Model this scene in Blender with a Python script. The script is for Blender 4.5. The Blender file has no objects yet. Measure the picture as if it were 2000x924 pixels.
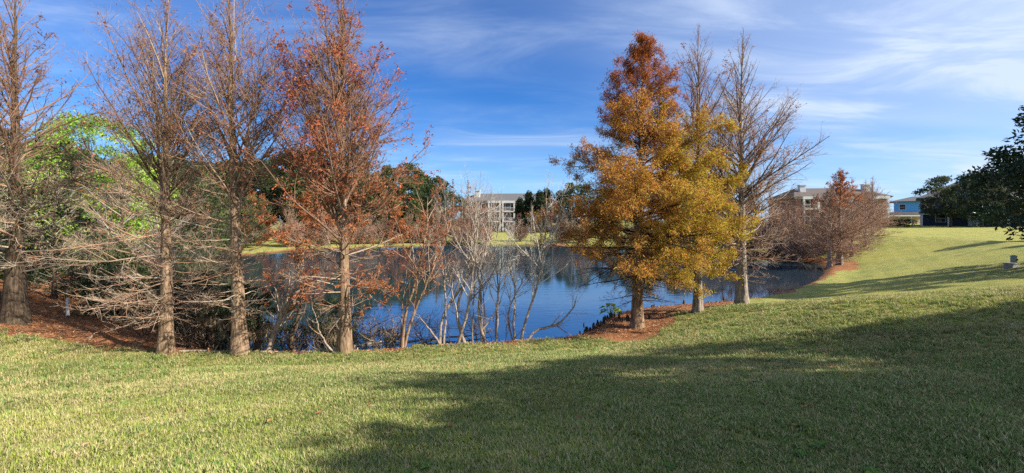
import bpy, math, random
import numpy as np

R = math.radians
scene = bpy.context.scene
col = scene.collection

# ------------------------------------------------------------------ camera
EYE = 4.3                                   # eye height above the pond surface (metres)
cam_d = bpy.data.cameras.new('camera')
cam_d.sensor_width = 36.0
cam_d.lens = 14.4                           # phone ultra wide
cam_d.shift_y = -0.016
cam_d.clip_start = 0.05
cam_d.clip_end = 3000
cam = bpy.data.objects.new('camera', cam_d)
cam.location = (0, 0, EYE)
cam.rotation_euler = (R(90), 0, 0)
col.objects.link(cam)
scene.camera = cam

# ------------------------------------------------------------------ sun and sky
SUN_EL = R(36)
SUN_AZ = math.atan2(-0.33, 0.944)           # direction towards the sun, from +x
sun_vec = (math.cos(SUN_EL) * math.cos(SUN_AZ), math.cos(SUN_EL) * math.sin(SUN_AZ), math.sin(SUN_EL))
sun_d = bpy.data.lights.new('sun', 'SUN')
sun_d.energy = 5.0
sun_d.angle = R(0.53)
sun_d.color = (1.0, 0.93, 0.82)
sun = bpy.data.objects.new('sun', sun_d)
sun.rotation_euler = (math.pi / 2 - SUN_EL, 0, SUN_AZ + math.pi / 2)
sun.location = (60, -16, 40)
col.objects.link(sun)

world = bpy.data.worlds.new('World')
scene.world = world
world.use_nodes = True
wt = world.node_tree
wt.nodes.clear()


class G:
    """tiny node-graph helper"""
    def __init__(self, tree):
        self.t = tree

    def n(self, kind, **kw):
        nd = self.t.nodes.new(kind)
        for k, v in kw.items():
            if k == 'ins':
                for a, b in v.items():
                    s = nd.inputs[a]
                    if isinstance(b, bpy.types.NodeSocket):
                        self.t.links.new(b, s)
                    else:
                        s.default_value = b
            else:
                setattr(nd, k, v)
        return nd

    def math(self, op, a, b=None, c=None, clamp=False):
        nd = self.t.nodes.new('ShaderNodeMath')
        nd.operation = op
        nd.use_clamp = clamp
        for i, v in enumerate((a, b, c)):
            if v is None:
                continue
            if isinstance(v, bpy.types.NodeSocket):
                self.t.links.new(v, nd.inputs[i])
            else:
                nd.inputs[i].default_value = v
        return nd.outputs[0]

    def vmath(self, op, a, b=None):
        nd = self.t.nodes.new('ShaderNodeVectorMath')
        nd.operation = op
        for i, v in enumerate((a, b)):
            if v is None:
                continue
            if isinstance(v, bpy.types.NodeSocket):
                self.t.links.new(v, nd.inputs[i])
            else:
                nd.inputs[i].default_value = v
        return nd.outputs['Value'] if op in ('DOT_PRODUCT', 'LENGTH') else nd.outputs[0]

    def mix(self, f, a, b, blend='MIX'):
        nd = self.t.nodes.new('ShaderNodeMix')
        nd.data_type = 'RGBA'
        nd.blend_type = blend
        for s, v in ((nd.inputs[0], f), (nd.inputs[6], a), (nd.inputs[7], b)):
            if isinstance(v, bpy.types.NodeSocket):
                self.t.links.new(v, s)
            elif isinstance(v, (int, float)):
                s.default_value = v
            else:
                s.default_value = (*v, 1.0)
        return nd.outputs[2]

    def noise(self, vec, scale, detail=4.0, rough=0.55, dist=0.0):
        nd = self.t.nodes.new('ShaderNodeTexNoise')
        if vec is not None:
            self.t.links.new(vec, nd.inputs['Vector'])
        nd.inputs['Scale'].default_value = scale
        nd.inputs['Detail'].default_value = detail
        nd.inputs['Roughness'].default_value = rough
        nd.inputs['Distortion'].default_value = dist
        return nd.outputs[0]

    def ramp(self, f, lo, hi, a=0.0, b=1.0):
        nd = self.t.nodes.new('ShaderNodeMapRange')
        nd.interpolation_type = 'SMOOTHSTEP'
        self.t.links.new(f, nd.inputs[0])
        for i, v in enumerate((lo, hi, a, b)):
            nd.inputs[i + 1].default_value = v
        return nd.outputs[0]

    def scale(self, vec, s):
        nd = self.t.nodes.new('ShaderNodeMapping')
        nd.inputs['Scale'].default_value = s
        self.t.links.new(vec, nd.inputs[0])
        return nd.outputs[0]

    def link(self, a, b):
        self.t.links.new(a, b)


g = G(wt)
out = g.n('ShaderNodeOutputWorld')
bg = g.n('ShaderNodeBackground')
bg.inputs['Strength'].default_value = 0.057
sky = g.n('ShaderNodeTexSky')
sky.sky_type = 'NISHITA'
sky.sun_disc = False
sky.sun_elevation = SUN_EL
sky.sun_rotation = math.pi / 2 - SUN_AZ     # blender: clockwise from +y
sky.altitude = 0
sky.air_density = 1.0
sky.dust_density = 0.0
sky.ozone_density = 3.0
tc = g.n('ShaderNodeTexCoord')
dirv = tc.outputs['Generated']
sep = g.n('ShaderNodeSeparateXYZ', ins={0: dirv})
# thin cirrus on a high flat layer
zc = g.math('ADD', g.math('MAXIMUM', sep.outputs[2], 0.0), 0.10)
px = g.math('DIVIDE', sep.outputs[0], zc)
py = g.math('DIVIDE', sep.outputs[1], zc)
cv = g.n('ShaderNodeCombineXYZ', ins={0: px, 1: py, 2: 0.0}).outputs[0]
rot = g.n('ShaderNodeMapping')
rot.inputs['Rotation'].default_value = (0, 0, R(24))
rot.inputs['Scale'].default_value = (0.55, 1.35, 1)
g.link(cv, rot.inputs[0])
big = g.ramp(g.noise(rot.outputs[0], 0.55, 3.0, 0.5, 0.3), 0.30, 0.72)
fine = g.ramp(g.noise(rot.outputs[0], 1.5, 9.0, 0.62, 0.9), 0.40, 0.78)
veil = g.math('ADD', g.math('MULTIPLY', big, 0.33), g.math('MULTIPLY', g.math('MULTIPLY', big, fine), 0.85))
sd = g.vmath('DOT_PRODUCT', dirv, sun_vec)
glow = g.ramp(sd, -0.1, 1.0, 0.0, 1.0)      # thin cloud scatters forward, towards the sun it is whiter
veil = g.math('MULTIPLY', veil, g.math('ADD', 0.55, g.math('MULTIPLY', glow, 1.1)))
veil = g.math('ADD', veil, g.math('MULTIPLY', glow, 0.54))
veil = g.math('MINIMUM', veil, 0.9)
hs = g.n('ShaderNodeHueSaturation')
hs.inputs['Saturation'].default_value = 1.30
g.link(sky.outputs[0], hs.inputs['Color'])
blue = g.mix(1.0, hs.outputs[0], (0.60, 0.98, 1.40), 'MULTIPLY')
hz = g.ramp(sep.outputs[2], 0.0, 0.20, 0.6, 0.0)   # paler towards the horizon
blue = g.mix(hz, blue, (3.0, 5.6, 10.6))
g.link(g.mix(veil, blue, (6.6, 7.7, 9.4)), bg.inputs['Color'])
g.link(bg.outputs[0], out.inputs[0])

scene.view_settings.view_transform = 'Standard'
scene.view_settings.look = 'None'
scene.view_settings.exposure = 1.05
scene.view_settings.gamma = 1.0
scene.view_settings.use_curve_mapping = False
scene.cycles.use_denoising = False
scene.cycles.max_bounces = 5
scene.cycles.diffuse_bounces = 2
scene.cycles.glossy_bounces = 3
scene.cycles.transparent_max_bounces = 8
scene.cycles.sample_clamp_indirect = 6.0

# ------------------------------------------------------------------ terrain
SHORE0 = [(-10.8, 14.6), (-9.8, 13.3), (-8, 12.95), (-5, 13.05), (-2.5, 13.6), (0, 14.1), (2.2, 14.8), (3.3, 16.3),
          (4.65, 18.4), (7.5, 19.8), (10.2, 20.6), (14, 22.6), (17.3, 25.2), (22.4, 30), (27, 35.5), (29.5, 40),
          (29, 47), (24, 54), (16, 62), (8, 68), (-2, 70), (-14, 69), (-24, 64), (-31, 56), (-33, 47), (-30, 38),
          (-24, 29), (-17, 22), (-12.8, 17.5)]


def catmull(pts, n):
    p = np.array(pts, float)
    m = len(p)
    out_ = []
    for i in range(m):
        a, b, c, d = p[(i - 1) % m], p[i], p[(i + 1) % m], p[(i + 2) % m]
        for k in range(n):
            t = k / n
            out_.append(0.5 * (2 * b + (c - a) * t + (2 * a - 5 * b + 4 * c - d) * t * t + (3 * b - 3 * c + d - a) * t ** 3))
    return np.array(out_)


SHORE = catmull(SHORE0, 5)


def shore_dist(x, y):
    """signed distance to the waterline, positive on land"""
    x = np.atleast_1d(np.asarray(x, float)); y = np.atleast_1d(np.asarray(y, float))
    best = np.full(x.shape, 1e9)
    inside = np.zeros(x.shape, bool)
    n = len(SHORE)
    for i in range(n):
        ax, ay = SHORE[i]; bx, by = SHORE[(i + 1) % n]
        dx, dy = bx - ax, by - ay
        t = np.clip(((x - ax) * dx + (y - ay) * dy) / (dx * dx + dy * dy), 0, 1)
        q = (x - ax - t * dx) ** 2 + (y - ay - t * dy) ** 2
        best = np.minimum(best, q)
        cross = ((ay > y) != (by > y))
        with np.errstate(divide='ignore', invalid='ignore'):
            xi = (bx - ax) * (y - ay) / (by - ay + 1e-12) + ax
        inside ^= cross & (x < xi)
    return np.where(inside, -np.sqrt(best), np.sqrt(best))


def sstep(a, b, x):
    t = np.clip((x - a) / (b - a), 0, 1)
    return t * t * (3 - 2 * t)


def ground(x, y):
    x = np.atleast_1d(np.asarray(x, float)); y = np.atleast_1d(np.asarray(y, float))
    d = shore_dist(x, y)
    near = 0.30 * sstep(0, 0.7, d) + 0.05 * np.clip(d, 0, 3) + 0.235 * np.clip(d - 2.2, 0, 9.5) + 0.0
    near = near + 0.012 * np.clip(d - 11.7, 0, 60) - 0.12 * sstep(9, 14, d)
    far = 0.25 * sstep(0, 0.8, d) + 0.022 * np.clip(d, 0, 40)
    wf = sstep(45, 66, y) * (1 - sstep(24, 48, x)) + sstep(-14, -26, x) * sstep(16, 30, y) * 0.8 * (1 - sstep(45, 66, y))
    z = near * (1 - wf) + far * wf
    u = 0.05 * np.sin(x * 0.35 + 1.3) * np.sin(y * 0.29 + 0.4) + 0.02 * np.sin(x * 1.1 + y * 0.7) + 0.012 * np.sin(x * 2.3 - y * 1.9)
    z = z + u * sstep(0.5, 4, d)
    bed = -np.clip(-d * 0.35, 0, 1.3)
    return np.where(d > 0, z, bed)


def gz(x, y):
    return float(ground(x, y)[0])

# ------------------------------------------------------------------ mesh helpers
UP = np.array([0, 0, 1.0])


def nrm(v):
    return v / np.maximum(np.linalg.norm(v, axis=-1, keepdims=True), 1e-9)


def make_mesh(name, verts, quads=None, tris=None, colors=None, smooth=True):
    me = bpy.data.meshes.new(name)
    verts = np.asarray(verts, np.float32).reshape(-1, 3)
    q = np.zeros((0, 4), np.int32) if quads is None else np.asarray(quads, np.int32).reshape(-1, 4)
    t = np.zeros((0, 3), np.int32) if tris is None else np.asarray(tris, np.int32).reshape(-1, 3)
    nl = q.size + t.size
    me.vertices.add(len(verts)); me.vertices.foreach_set('co', verts.ravel())
    me.loops.add(nl); me.loops.foreach_set('vertex_index', np.concatenate([q.ravel(), t.ravel()]))
    me.polygons.add(len(q) + len(t))
    starts = np.concatenate([np.arange(len(q)) * 4, q.size + np.arange(len(t)) * 3]).astype(np.int32)
    me.polygons.foreach_set('loop_start', starts)
    me.polygons.foreach_set('use_smooth', np.full(len(q) + len(t), smooth, bool))
    me.update(calc_edges=True)
    if colors is not None:
        c = np.ones((len(verts), 4), np.float32); c[:, :3] = colors
        a = me.color_attributes.new('Col', 'FLOAT_COLOR', 'POINT')
        a.data.foreach_set('color', c.ravel())
    return me


def obj(name, data, mat=None, parent=None, loc=None, rotz=0.0, label=None, cat=None, group=None, kind=None):
    o = bpy.data.objects.new(name, data)
    col.objects.link(o)
    if mat is not None and data is not None and len(data.materials) == 0:
        data.materials.append(mat)
    if parent is not None:
        o.parent = parent
    if loc is not None:
        o.location = loc
    o.rotation_euler.z = rotz
    for k, v in (('label', label), ('category', cat), ('group', group), ('kind', kind)):
        if v:
            o[k] = v
    return o


def thing(name, label, cat, loc, rotz=0.0, group=None):
    return obj(name, None, None, None, loc, rotz, label, cat, group)


def copy_tree(o, parent=None):
    c = o.copy(); col.objects.link(c); c.parent = parent
    for ch in [k for k in bpy.data.objects if k.parent == o]:
        copy_tree(ch, c)
    return c


class MB:
    """collects boxes and polygons in one mesh"""
    def __init__(self):
        self.v = []; self.f = []

    def box(self, x0, x1, y0, y1, z0, z1):
        b = len(self.v)
        self.v += [(x, y, z) for z in (z0, z1) for y in (y0, y1) for x in (x0, x1)]
        self.f += [tuple(b + i for i in f) for f in ((0, 2, 3, 1), (4, 5, 7, 6), (0, 1, 5, 4), (2, 6, 7, 3), (0, 4, 6, 2), (1, 3, 7, 5))]
        return self

    def poly(self, pts):
        b = len(self.v); self.v += list(pts); self.f.append(tuple(range(b, b + len(pts)))); return self

    def cyl(self, x, y, z0, z1, r0, r1, s=12):
        b = len(self.v)
        for z, r in ((z0, r0), (z1, r1)):
            self.v += [(x + r * math.cos(2 * math.pi * i / s), y + r * math.sin(2 * math.pi * i / s), z) for i in range(s)]
        self.f += [(b + i, b + (i + 1) % s, b + s + (i + 1) % s, b + s + i) for i in range(s)]
        self.f += [tuple(b + s + i for i in range(s)), tuple(b + s - 1 - i for i in range(s))]
        return self

    def mesh(self, name):
        me = bpy.data.meshes.new(name)
        me.from_pydata(self.v, [], self.f); me.update()
        return me


def tubes(P, Rd, sides=4, tip=False, rng=None):
    """P (n,k,3) polylines, Rd (n,k) radii -> verts, quads, tris"""
    n, k, _ = P.shape
    T = np.empty_like(P)
    T[:, 1:-1] = P[:, 2:] - P[:, :-2]; T[:, 0] = P[:, 1] - P[:, 0]; T[:, -1] = P[:, -1] - P[:, -2]
    T = nrm(T)
    ax = nrm(P[:, -1] - P[:, 0])
    ref = np.where(np.abs(ax[:, 2:3]) < 0.75, np.array([[0, 0, 1.0]]), np.array([[1.0, 0.3, 0]]))
    U = nrm(np.cross(T, ref[:, None, :])); V = np.cross(T, U)
    a = np.arange(sides) * 2 * np.pi / sides
    ring = U[:, :, None, :] * np.cos(a)[None, None, :, None] + V[:, :, None, :] * np.sin(a)[None, None, :, None]
    kk = k - 1 if tip else k
    verts = (P[:, :kk, None, :] + ring[:, :kk] * Rd[:, :kk, None, None]).reshape(n, kk * sides, 3)
    per = kk * sides
    if tip:
        verts = np.concatenate([verts, P[:, -1:, :]], 1); per += 1
    base = (np.arange(n) * per)[:, None, None]
    i = np.arange(kk - 1)[None, :, None] * sides; s = np.arange(sides)[None, None, :]; s2 = (s + 1) % sides
    q = np.stack([base + i + s, base + i + s2, base + i + sides + s2, base + i + sides + s], -1).reshape(-1, 4) if kk > 1 else np.zeros((0, 4), int)
    t = np.zeros((0, 3), int)
    if tip:
        b = (np.arange(n) * per)[:, None]; s = np.arange(sides)[None, :]
        o_ = (kk - 1) * sides
        t = np.stack([b + o_ + s, b + o_ + (s + 1) % sides, np.broadcast_to(b + per - 1, (n, sides))], -1).reshape(-1, 3)
    return verts.reshape(-1, 3), q, t, per


class Acc:
    """accumulates vertex / face / colour arrays into one mesh"""
    def __init__(self):
        self.v, self.q, self.t, self.c, self.n = [], [], [], [], 0

    def add(self, v, q=None, t=None, c=None):
        if q is not None and len(q): self.q.append(np.asarray(q) + self.n)
        if t is not None and len(t): self.t.append(np.asarray(t) + self.n)
        self.v.append(v)
        self.c.append(np.broadcast_to(np.asarray((1, 1, 1) if c is None else c, float), (len(v), 3)))
        self.n += len(v)

    def tubes(self, P, Rd, sides=4, tip=False, c=None):
        v, q, t, per = tubes(P, Rd, sides, tip)
        if c is not None:
            c = np.asarray(c, float)
            if c.ndim == 2:
                c = np.repeat(c, per, 0)
        self.add(v, q, t, c)

    def mesh(self, name, smooth=True):
        return make_mesh(name, np.concatenate(self.v), np.concatenate(self.q) if self.q else None,
                         np.concatenate(self.t) if self.t else None, np.concatenate(self.c), smooth)


def leaf_quads(C, D, N, L, W, bend=0.0):
    """rhombic leaves: centre-line start C, direction D, normal N"""
    D = nrm(D); S = nrm(np.cross(D, N)); Nn = np.cross(S, D)
    L = np.broadcast_to(np.asarray(L, float), (len(C),))[:, None]; W = np.broadcast_to(np.asarray(W, float), (len(C),))[:, None]
    a = C; b = C + D * L * 0.5 + S * W * 0.5 + Nn * L * 0.06
    c = C + D * L - Nn * L * bend; d = C + D * L * 0.5 - S * W * 0.5 + Nn * L * 0.06
    v = np.stack([a, b, c, d], 1).reshape(-1, 3)
    q = np.arange(len(C) * 4).reshape(-1, 4)
    return v, q


def rand_dirs(rng, n):
    return nrm(rng.normal(size=(n, 3)))


# ------------------------------------------------------------------ materials
MATS = {}


def mat(name, build):
    if name in MATS:
        return MATS[name]
    m = bpy.data.materials.new(name); m.use_nodes = True
    m.node_tree.nodes.clear()
    gg = G(m.node_tree)
    o = gg.n('ShaderNodeOutputMaterial')
    gg.link(build(gg), o.inputs[0])
    MATS[name] = m
    return m


def principled(gg, color, rough=0.8, spec=0.3, normal=None, **kw):
    b = gg.n('ShaderNodeBsdfPrincipled')
    if isinstance(color, bpy.types.NodeSocket):
        gg.link(color, b.inputs['Base Color'])
    else:
        b.inputs['Base Color'].default_value = (*color, 1)
    if isinstance(rough, bpy.types.NodeSocket):
        gg.link(rough, b.inputs['Roughness'])
    else:
        b.inputs['Roughness'].default_value = rough
    b.inputs['Specular IOR Level'].default_value = spec
    if normal is not None:
        gg.link(normal, b.inputs['Normal'])
    for k, v in kw.items():
        b.inputs[k].default_value = v
    return b


def bump(gg, h, strength, dist):
    b = gg.n('ShaderNodeBump')
    b.inputs['Strength'].default_value = strength
    b.inputs['Distance'].default_value = dist
    gg.link(h, b.inputs['Height'])
    return b.outputs[0]


def bark_mat(name, dark, light, moss=(0.12, 0.12, 0.05), mossy=0.25, vs=9.0):
    def build(gg):
        oc = gg.n('ShaderNodeTexCoord').outputs['Object']
        st = gg.scale(oc, (vs, vs, vs * 0.13))
        n1 = gg.noise(st, 2.2, 7, 0.65, 0.6)
        n2 = gg.noise(oc, 3.0, 4, 0.6)
        n3 = gg.noise(oc, 14.0, 5, 0.6)
        c = gg.mix(gg.ramp(n1, 0.32, 0.66), dark, light)
        c = gg.mix(gg.math('MULTIPLY', gg.ramp(n2, 0.48, 0.72), mossy), c, moss)
        c = gg.mix(gg.math('MULTIPLY', gg.ramp(n3, 0.55, 0.75), 0.35), c, tuple(min(1, x * 1.5) for x in light))
        h = gg.math('ADD', n1, gg.math('MULTIPLY', n3, 0.35))
        return principled(gg, c, 0.92, 0.15, bump(gg, h, 0.9, 0.03)).outputs[0]
    return mat(name, build)


def col_mat(name, rough=0.85, spec=0.15, transl=0.0, tint=(1, 1, 1)):
    """colour from the mesh's own colour attribute, a little per-spot variation"""
    def build(gg):
        at = gg.n('ShaderNodeVertexColor'); at.layer_name = 'Col'
        c = gg.mix(1.0, at.outputs[0], tint, 'MULTIPLY')
        p = principled(gg, c, rough, spec).outputs[0]
        if transl:
            tr = gg.n('ShaderNodeBsdfTranslucent'); gg.link(c, tr.inputs[0])
            mx = gg.n('ShaderNodeMixShader'); mx.inputs[0].default_value = transl
            gg.link(p, mx.inputs[1]); gg.link(tr.outputs[0], mx.inputs[2])
            return mx.outputs[0]
        return p
    return mat(name, build)


def plain(name, color, rough=0.7, spec=0.3, nscale=6.0, var=0.25, bumpy=0.0, stretch=(1, 1, 1)):
    def build(gg):
        oc = gg.n('ShaderNodeTexCoord').outputs['Object']
        n1 = gg.noise(gg.scale(oc, stretch), nscale, 6, 0.6)
        c = gg.mix(gg.ramp(n1, 0.3, 0.7), tuple(x * (1 - var) for x in color), tuple(min(1, x * (1 + var)) for x in color))
        nm = bump(gg, n1, bumpy, 0.02) if bumpy else None
        return principled(gg, c, rough, spec, nm).outputs[0]
    return mat(name, build)


M_CYP = bark_mat('cypress_bark', (0.085, 0.052, 0.033), (0.36, 0.245, 0.155), (0.22, 0.17, 0.07), 0.4)
M_CYPG = bark_mat('grey_cypress_bark', (0.10, 0.08, 0.065), (0.40, 0.33, 0.27), (0.24, 0.22, 0.15), 0.25)
M_DARKB = bark_mat('dark_wet_and_shade_bark', (0.03, 0.022, 0.016), (0.13, 0.09, 0.06), (0.07, 0.07, 0.03), 0.3)
M_PALE = bark_mat("pale_stem_bark", (0.16, 0.125, 0.09), (0.44, 0.36, 0.28), (0.20, 0.19, 0.12), 0.3, 14)
M_TWIG = col_mat('twig', 0.85, 0.12)
M_LEAF = col_mat('leaf', 0.7, 0.2, 0.35)
M_GLOSS = col_mat('glossy_leaf', 0.42, 0.4, 0.15)
M_NEEDLE = col_mat('fallen_needle', 0.9, 0.1)


# ------------------------------------------------------------------ ground
def axis_coords(lo, hi, fine_lo, fine_hi, step, grow=1.10):
    c = list(np.arange(fine_lo, fine_hi + 1e-6, step))
    s = step; a = fine_hi
    while a < hi:
        s *= grow; a += s; c.append(a)
    s = step; a = fine_lo; pre = []
    while a > lo:
        s *= grow; a -= s; pre.append(a)
    return np.array(pre[::-1] + c)


gx = axis_coords(-900, 900, -22, 34, 0.25)
gy = axis_coords(-300, 1200, -4, 42, 0.25)
GX, GY = np.meshgrid(gx, gy)
gd = shore_dist(GX.ravel(), GY.ravel())
gzv = ground(GX.ravel(), GY.ravel())


def vnoise(x, y, s, seed):
    """cheap value noise"""
    r = np.random.default_rng(seed).random((64, 64))
    u = np.asarray(x) / s; v = np.asarray(y) / s
    i = np.floor(u).astype(int); j = np.floor(v).astype(int)
    a = u - i; b = v - j; a = a * a * (3 - 2 * a); b = b * b * (3 - 2 * b)
    f = lambda p, q: r[p % 64, q % 64]
    return (f(i, j) * (1 - a) + f(i + 1, j) * a) * (1 - b) + (f(i, j + 1) * (1 - a) + f(i + 1, j + 1) * a) * b


def litter_amount(x, y, d):
    """1 where rusty needles cover the soil: along the bank and under the trees on the left"""
    w = 0.75 + 2.3 * sstep(2.2, 4.2, x) * (1 - sstep(9.5, 11.5, x)) + 1.6 * sstep(24, 28, x) * (1 - sstep(60, 70, y))
    w = w * (1 - 0.5 * sstep(55, 62, y))
    n = (vnoise(x, y, 0.9, 5) - 0.5) * 0.9 + (vnoise(x, y, 0.3, 6) - 0.5) * 0.5
    bank = 1 - sstep(-0.25, 0.25, d - w - n * 0.8)
    edge = 12.05 + 0.12 * np.clip(-10 - x, 0, 30) * 0.2
    left = sstep(-0.35, 0.35, y - edge + n * 0.9) * sstep(-9.0, -10.2, x + n * 0.7) * (1 - sstep(40, 52, y))
    return np.clip(np.maximum(bank, left), 0, 1)


def ground_build(gg):
    at = gg.n('ShaderNodeVertexColor'); at.layer_name = 'Col'
    sp = gg.n('ShaderNodeSeparateColor'); gg.link(at.outputs[0], sp.inputs[0])
    oc = gg.n('ShaderNodeTexCoord').outputs['Object']
    n_big = gg.noise(oc, 0.30, 4, 0.6)
    n_mid = gg.noise(oc, 1.6, 5, 0.6)
    n_fine = gg.noise(oc, 22.0, 6, 0.7)
    n_blade = gg.noise(gg.scale(oc, (1, 0.7, 1)), 70.0, 4, 0.7)
    c = gg.mix(gg.ramp(n_mid, 0.35, 0.68), (0.165, 0.205, 0.042), (0.330, 0.290, 0.095))
    c = gg.mix(gg.ramp(n_big, 0.42, 0.66), c, (0.29, 0.275, 0.065))
    # faint mower stripes
    wv = gg.n('ShaderNodeTexWave'); wv.wave_type = 'BANDS'; wv.bands_direction = 'X'
    wv.inputs['Scale'].default_value = 0.32; wv.inputs['Distortion'].default_value = 0.8; wv.inputs['Detail'].default_value = 1
    mp = gg.n('ShaderNodeMapping'); mp.inputs['Rotation'].default_value = (0, 0, R(38)); gg.link(oc, mp.inputs[0]); gg.link(mp.outputs[0], wv.inputs[0])
    c = gg.mix(gg.math('MULTIPLY', wv.outputs[1], 0.22), c, (0.36, 0.34, 0.10))
    c = gg.mix(gg.math('MULTIPLY', gg.ramp(n_fine, 0.45, 0.72), 0.45), c, (0.38, 0.33, 0.14))
    c = gg.mix(gg.math('MULTIPLY', gg.ramp(n_blade, 0.50, 0.28), 0.55), c, (0.05, 0.07, 0.018))
    lit = gg.mix(gg.ramp(n_fine, 0.3, 0.7), (0.17, 0.070, 0.033), (0.44, 0.20, 0.085))
    lit = gg.mix(gg.math('MULTIPLY', gg.ramp(n_mid, 0.45, 0.7), 0.6), lit, (0.10, 0.060, 0.038))
    f = gg.ramp(gg.math('ADD', sp.outputs[0], gg.math('MULTIPLY', gg.math('SUBTRACT', n_fine, 0.5), 0.7)), 0.35, 0.6)
    c = gg.mix(f, c, lit)
    mud = gg.mix(gg.ramp(n_fine, 0.3, 0.7), (0.025, 0.020, 0.014), (0.07, 0.05, 0.032))
    c = gg.mix(sp.outputs[1], c, mud)
    h = gg.math('ADD', gg.math('MULTIPLY', n_blade, 0.5), n_fine)
    return principled(gg, c, 0.95, 0.1, bump(gg, h, 0.9, 0.05)).outputs[0]


M_GROUND = mat('lawn_and_bank', ground_build)
lit = litter_amount(GX.ravel(), GY.ravel(), gd)
mudv = 1 - sstep(0.02, 0.30, gd + (vnoise(GX.ravel(), GY.ravel(), 0.5, 9) - .5) * .3)
nx, ny = len(gx), len(gy)
ii = (np.arange(ny - 1)[:, None] * nx + np.arange(nx - 1)[None, :]).ravel()
gq = np.stack([ii, ii + 1, ii + nx + 1, ii + nx], 1)
gme = make_mesh('ground', np.stack([GX.ravel(), GY.ravel(), gzv], 1), gq, None, np.stack([lit, mudv, lit * 0], 1))
obj('ground', gme, M_GROUND, kind='structure', label='sloping lawn and pond bank', cat='ground')

# ------------------------------------------------------------------ pond
def water_build(gg):
    oc = gg.n('ShaderNodeTexCoord').outputs['Object']
    w1 = gg.noise(gg.scale(oc, (0.55, 1.5, 1)), 1.6, 4, 0.55, 0.4)
    w2 = gg.noise(gg.scale(oc, (0.35, 1.6, 1)), 6.0, 3, 0.5, 0.3)
    calm = gg.ramp(gg.noise(oc, 0.07, 3, 0.5), 0.40, 0.62, 0.25, 1.0)
    h = gg.math('MULTIPLY', gg.math('ADD', w1, gg.math('MULTIPLY', w2, 0.30)), calm)
    b = principled(gg, (0.014, 0.028, 0.042), 0.03, 0.5, bump(gg, h, 0.065, 0.10))
    b.inputs['IOR'].default_value = 6.5
    b.inputs['Specular Tint'].default_value = (0.84, 0.95, 1.0, 1)
    return b.outputs[0]


M_WATER = mat('pond_water', water_build)
sc_ = SHORE.mean(0)
wx = np.array([-40, 36.0]); wy = np.array([11.5, 74])
# outline follows the bank, a little inside the soil
o2 = sc_ + (SHORE - sc_) * 1.012
d_ = nrm(np.stack([np.roll(SHORE, -1, 0)[:, 1] - np.roll(SHORE, 1, 0)[:, 1], -(np.roll(SHORE, -1, 0)[:, 0] - np.roll(SHORE, 1, 0)[:, 0])], 1))
o2 = SHORE + d_ * 0.25
wme = bpy.data.meshes.new('water')
wme.from_pydata([(x, y, 0.0) for x, y in o2], [], [tuple(range(len(o2)))])
wme.update()
obj('water', wme, M_WATER, kind='structure', label='still blue pond reflecting sky and trees', cat='water')

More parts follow.
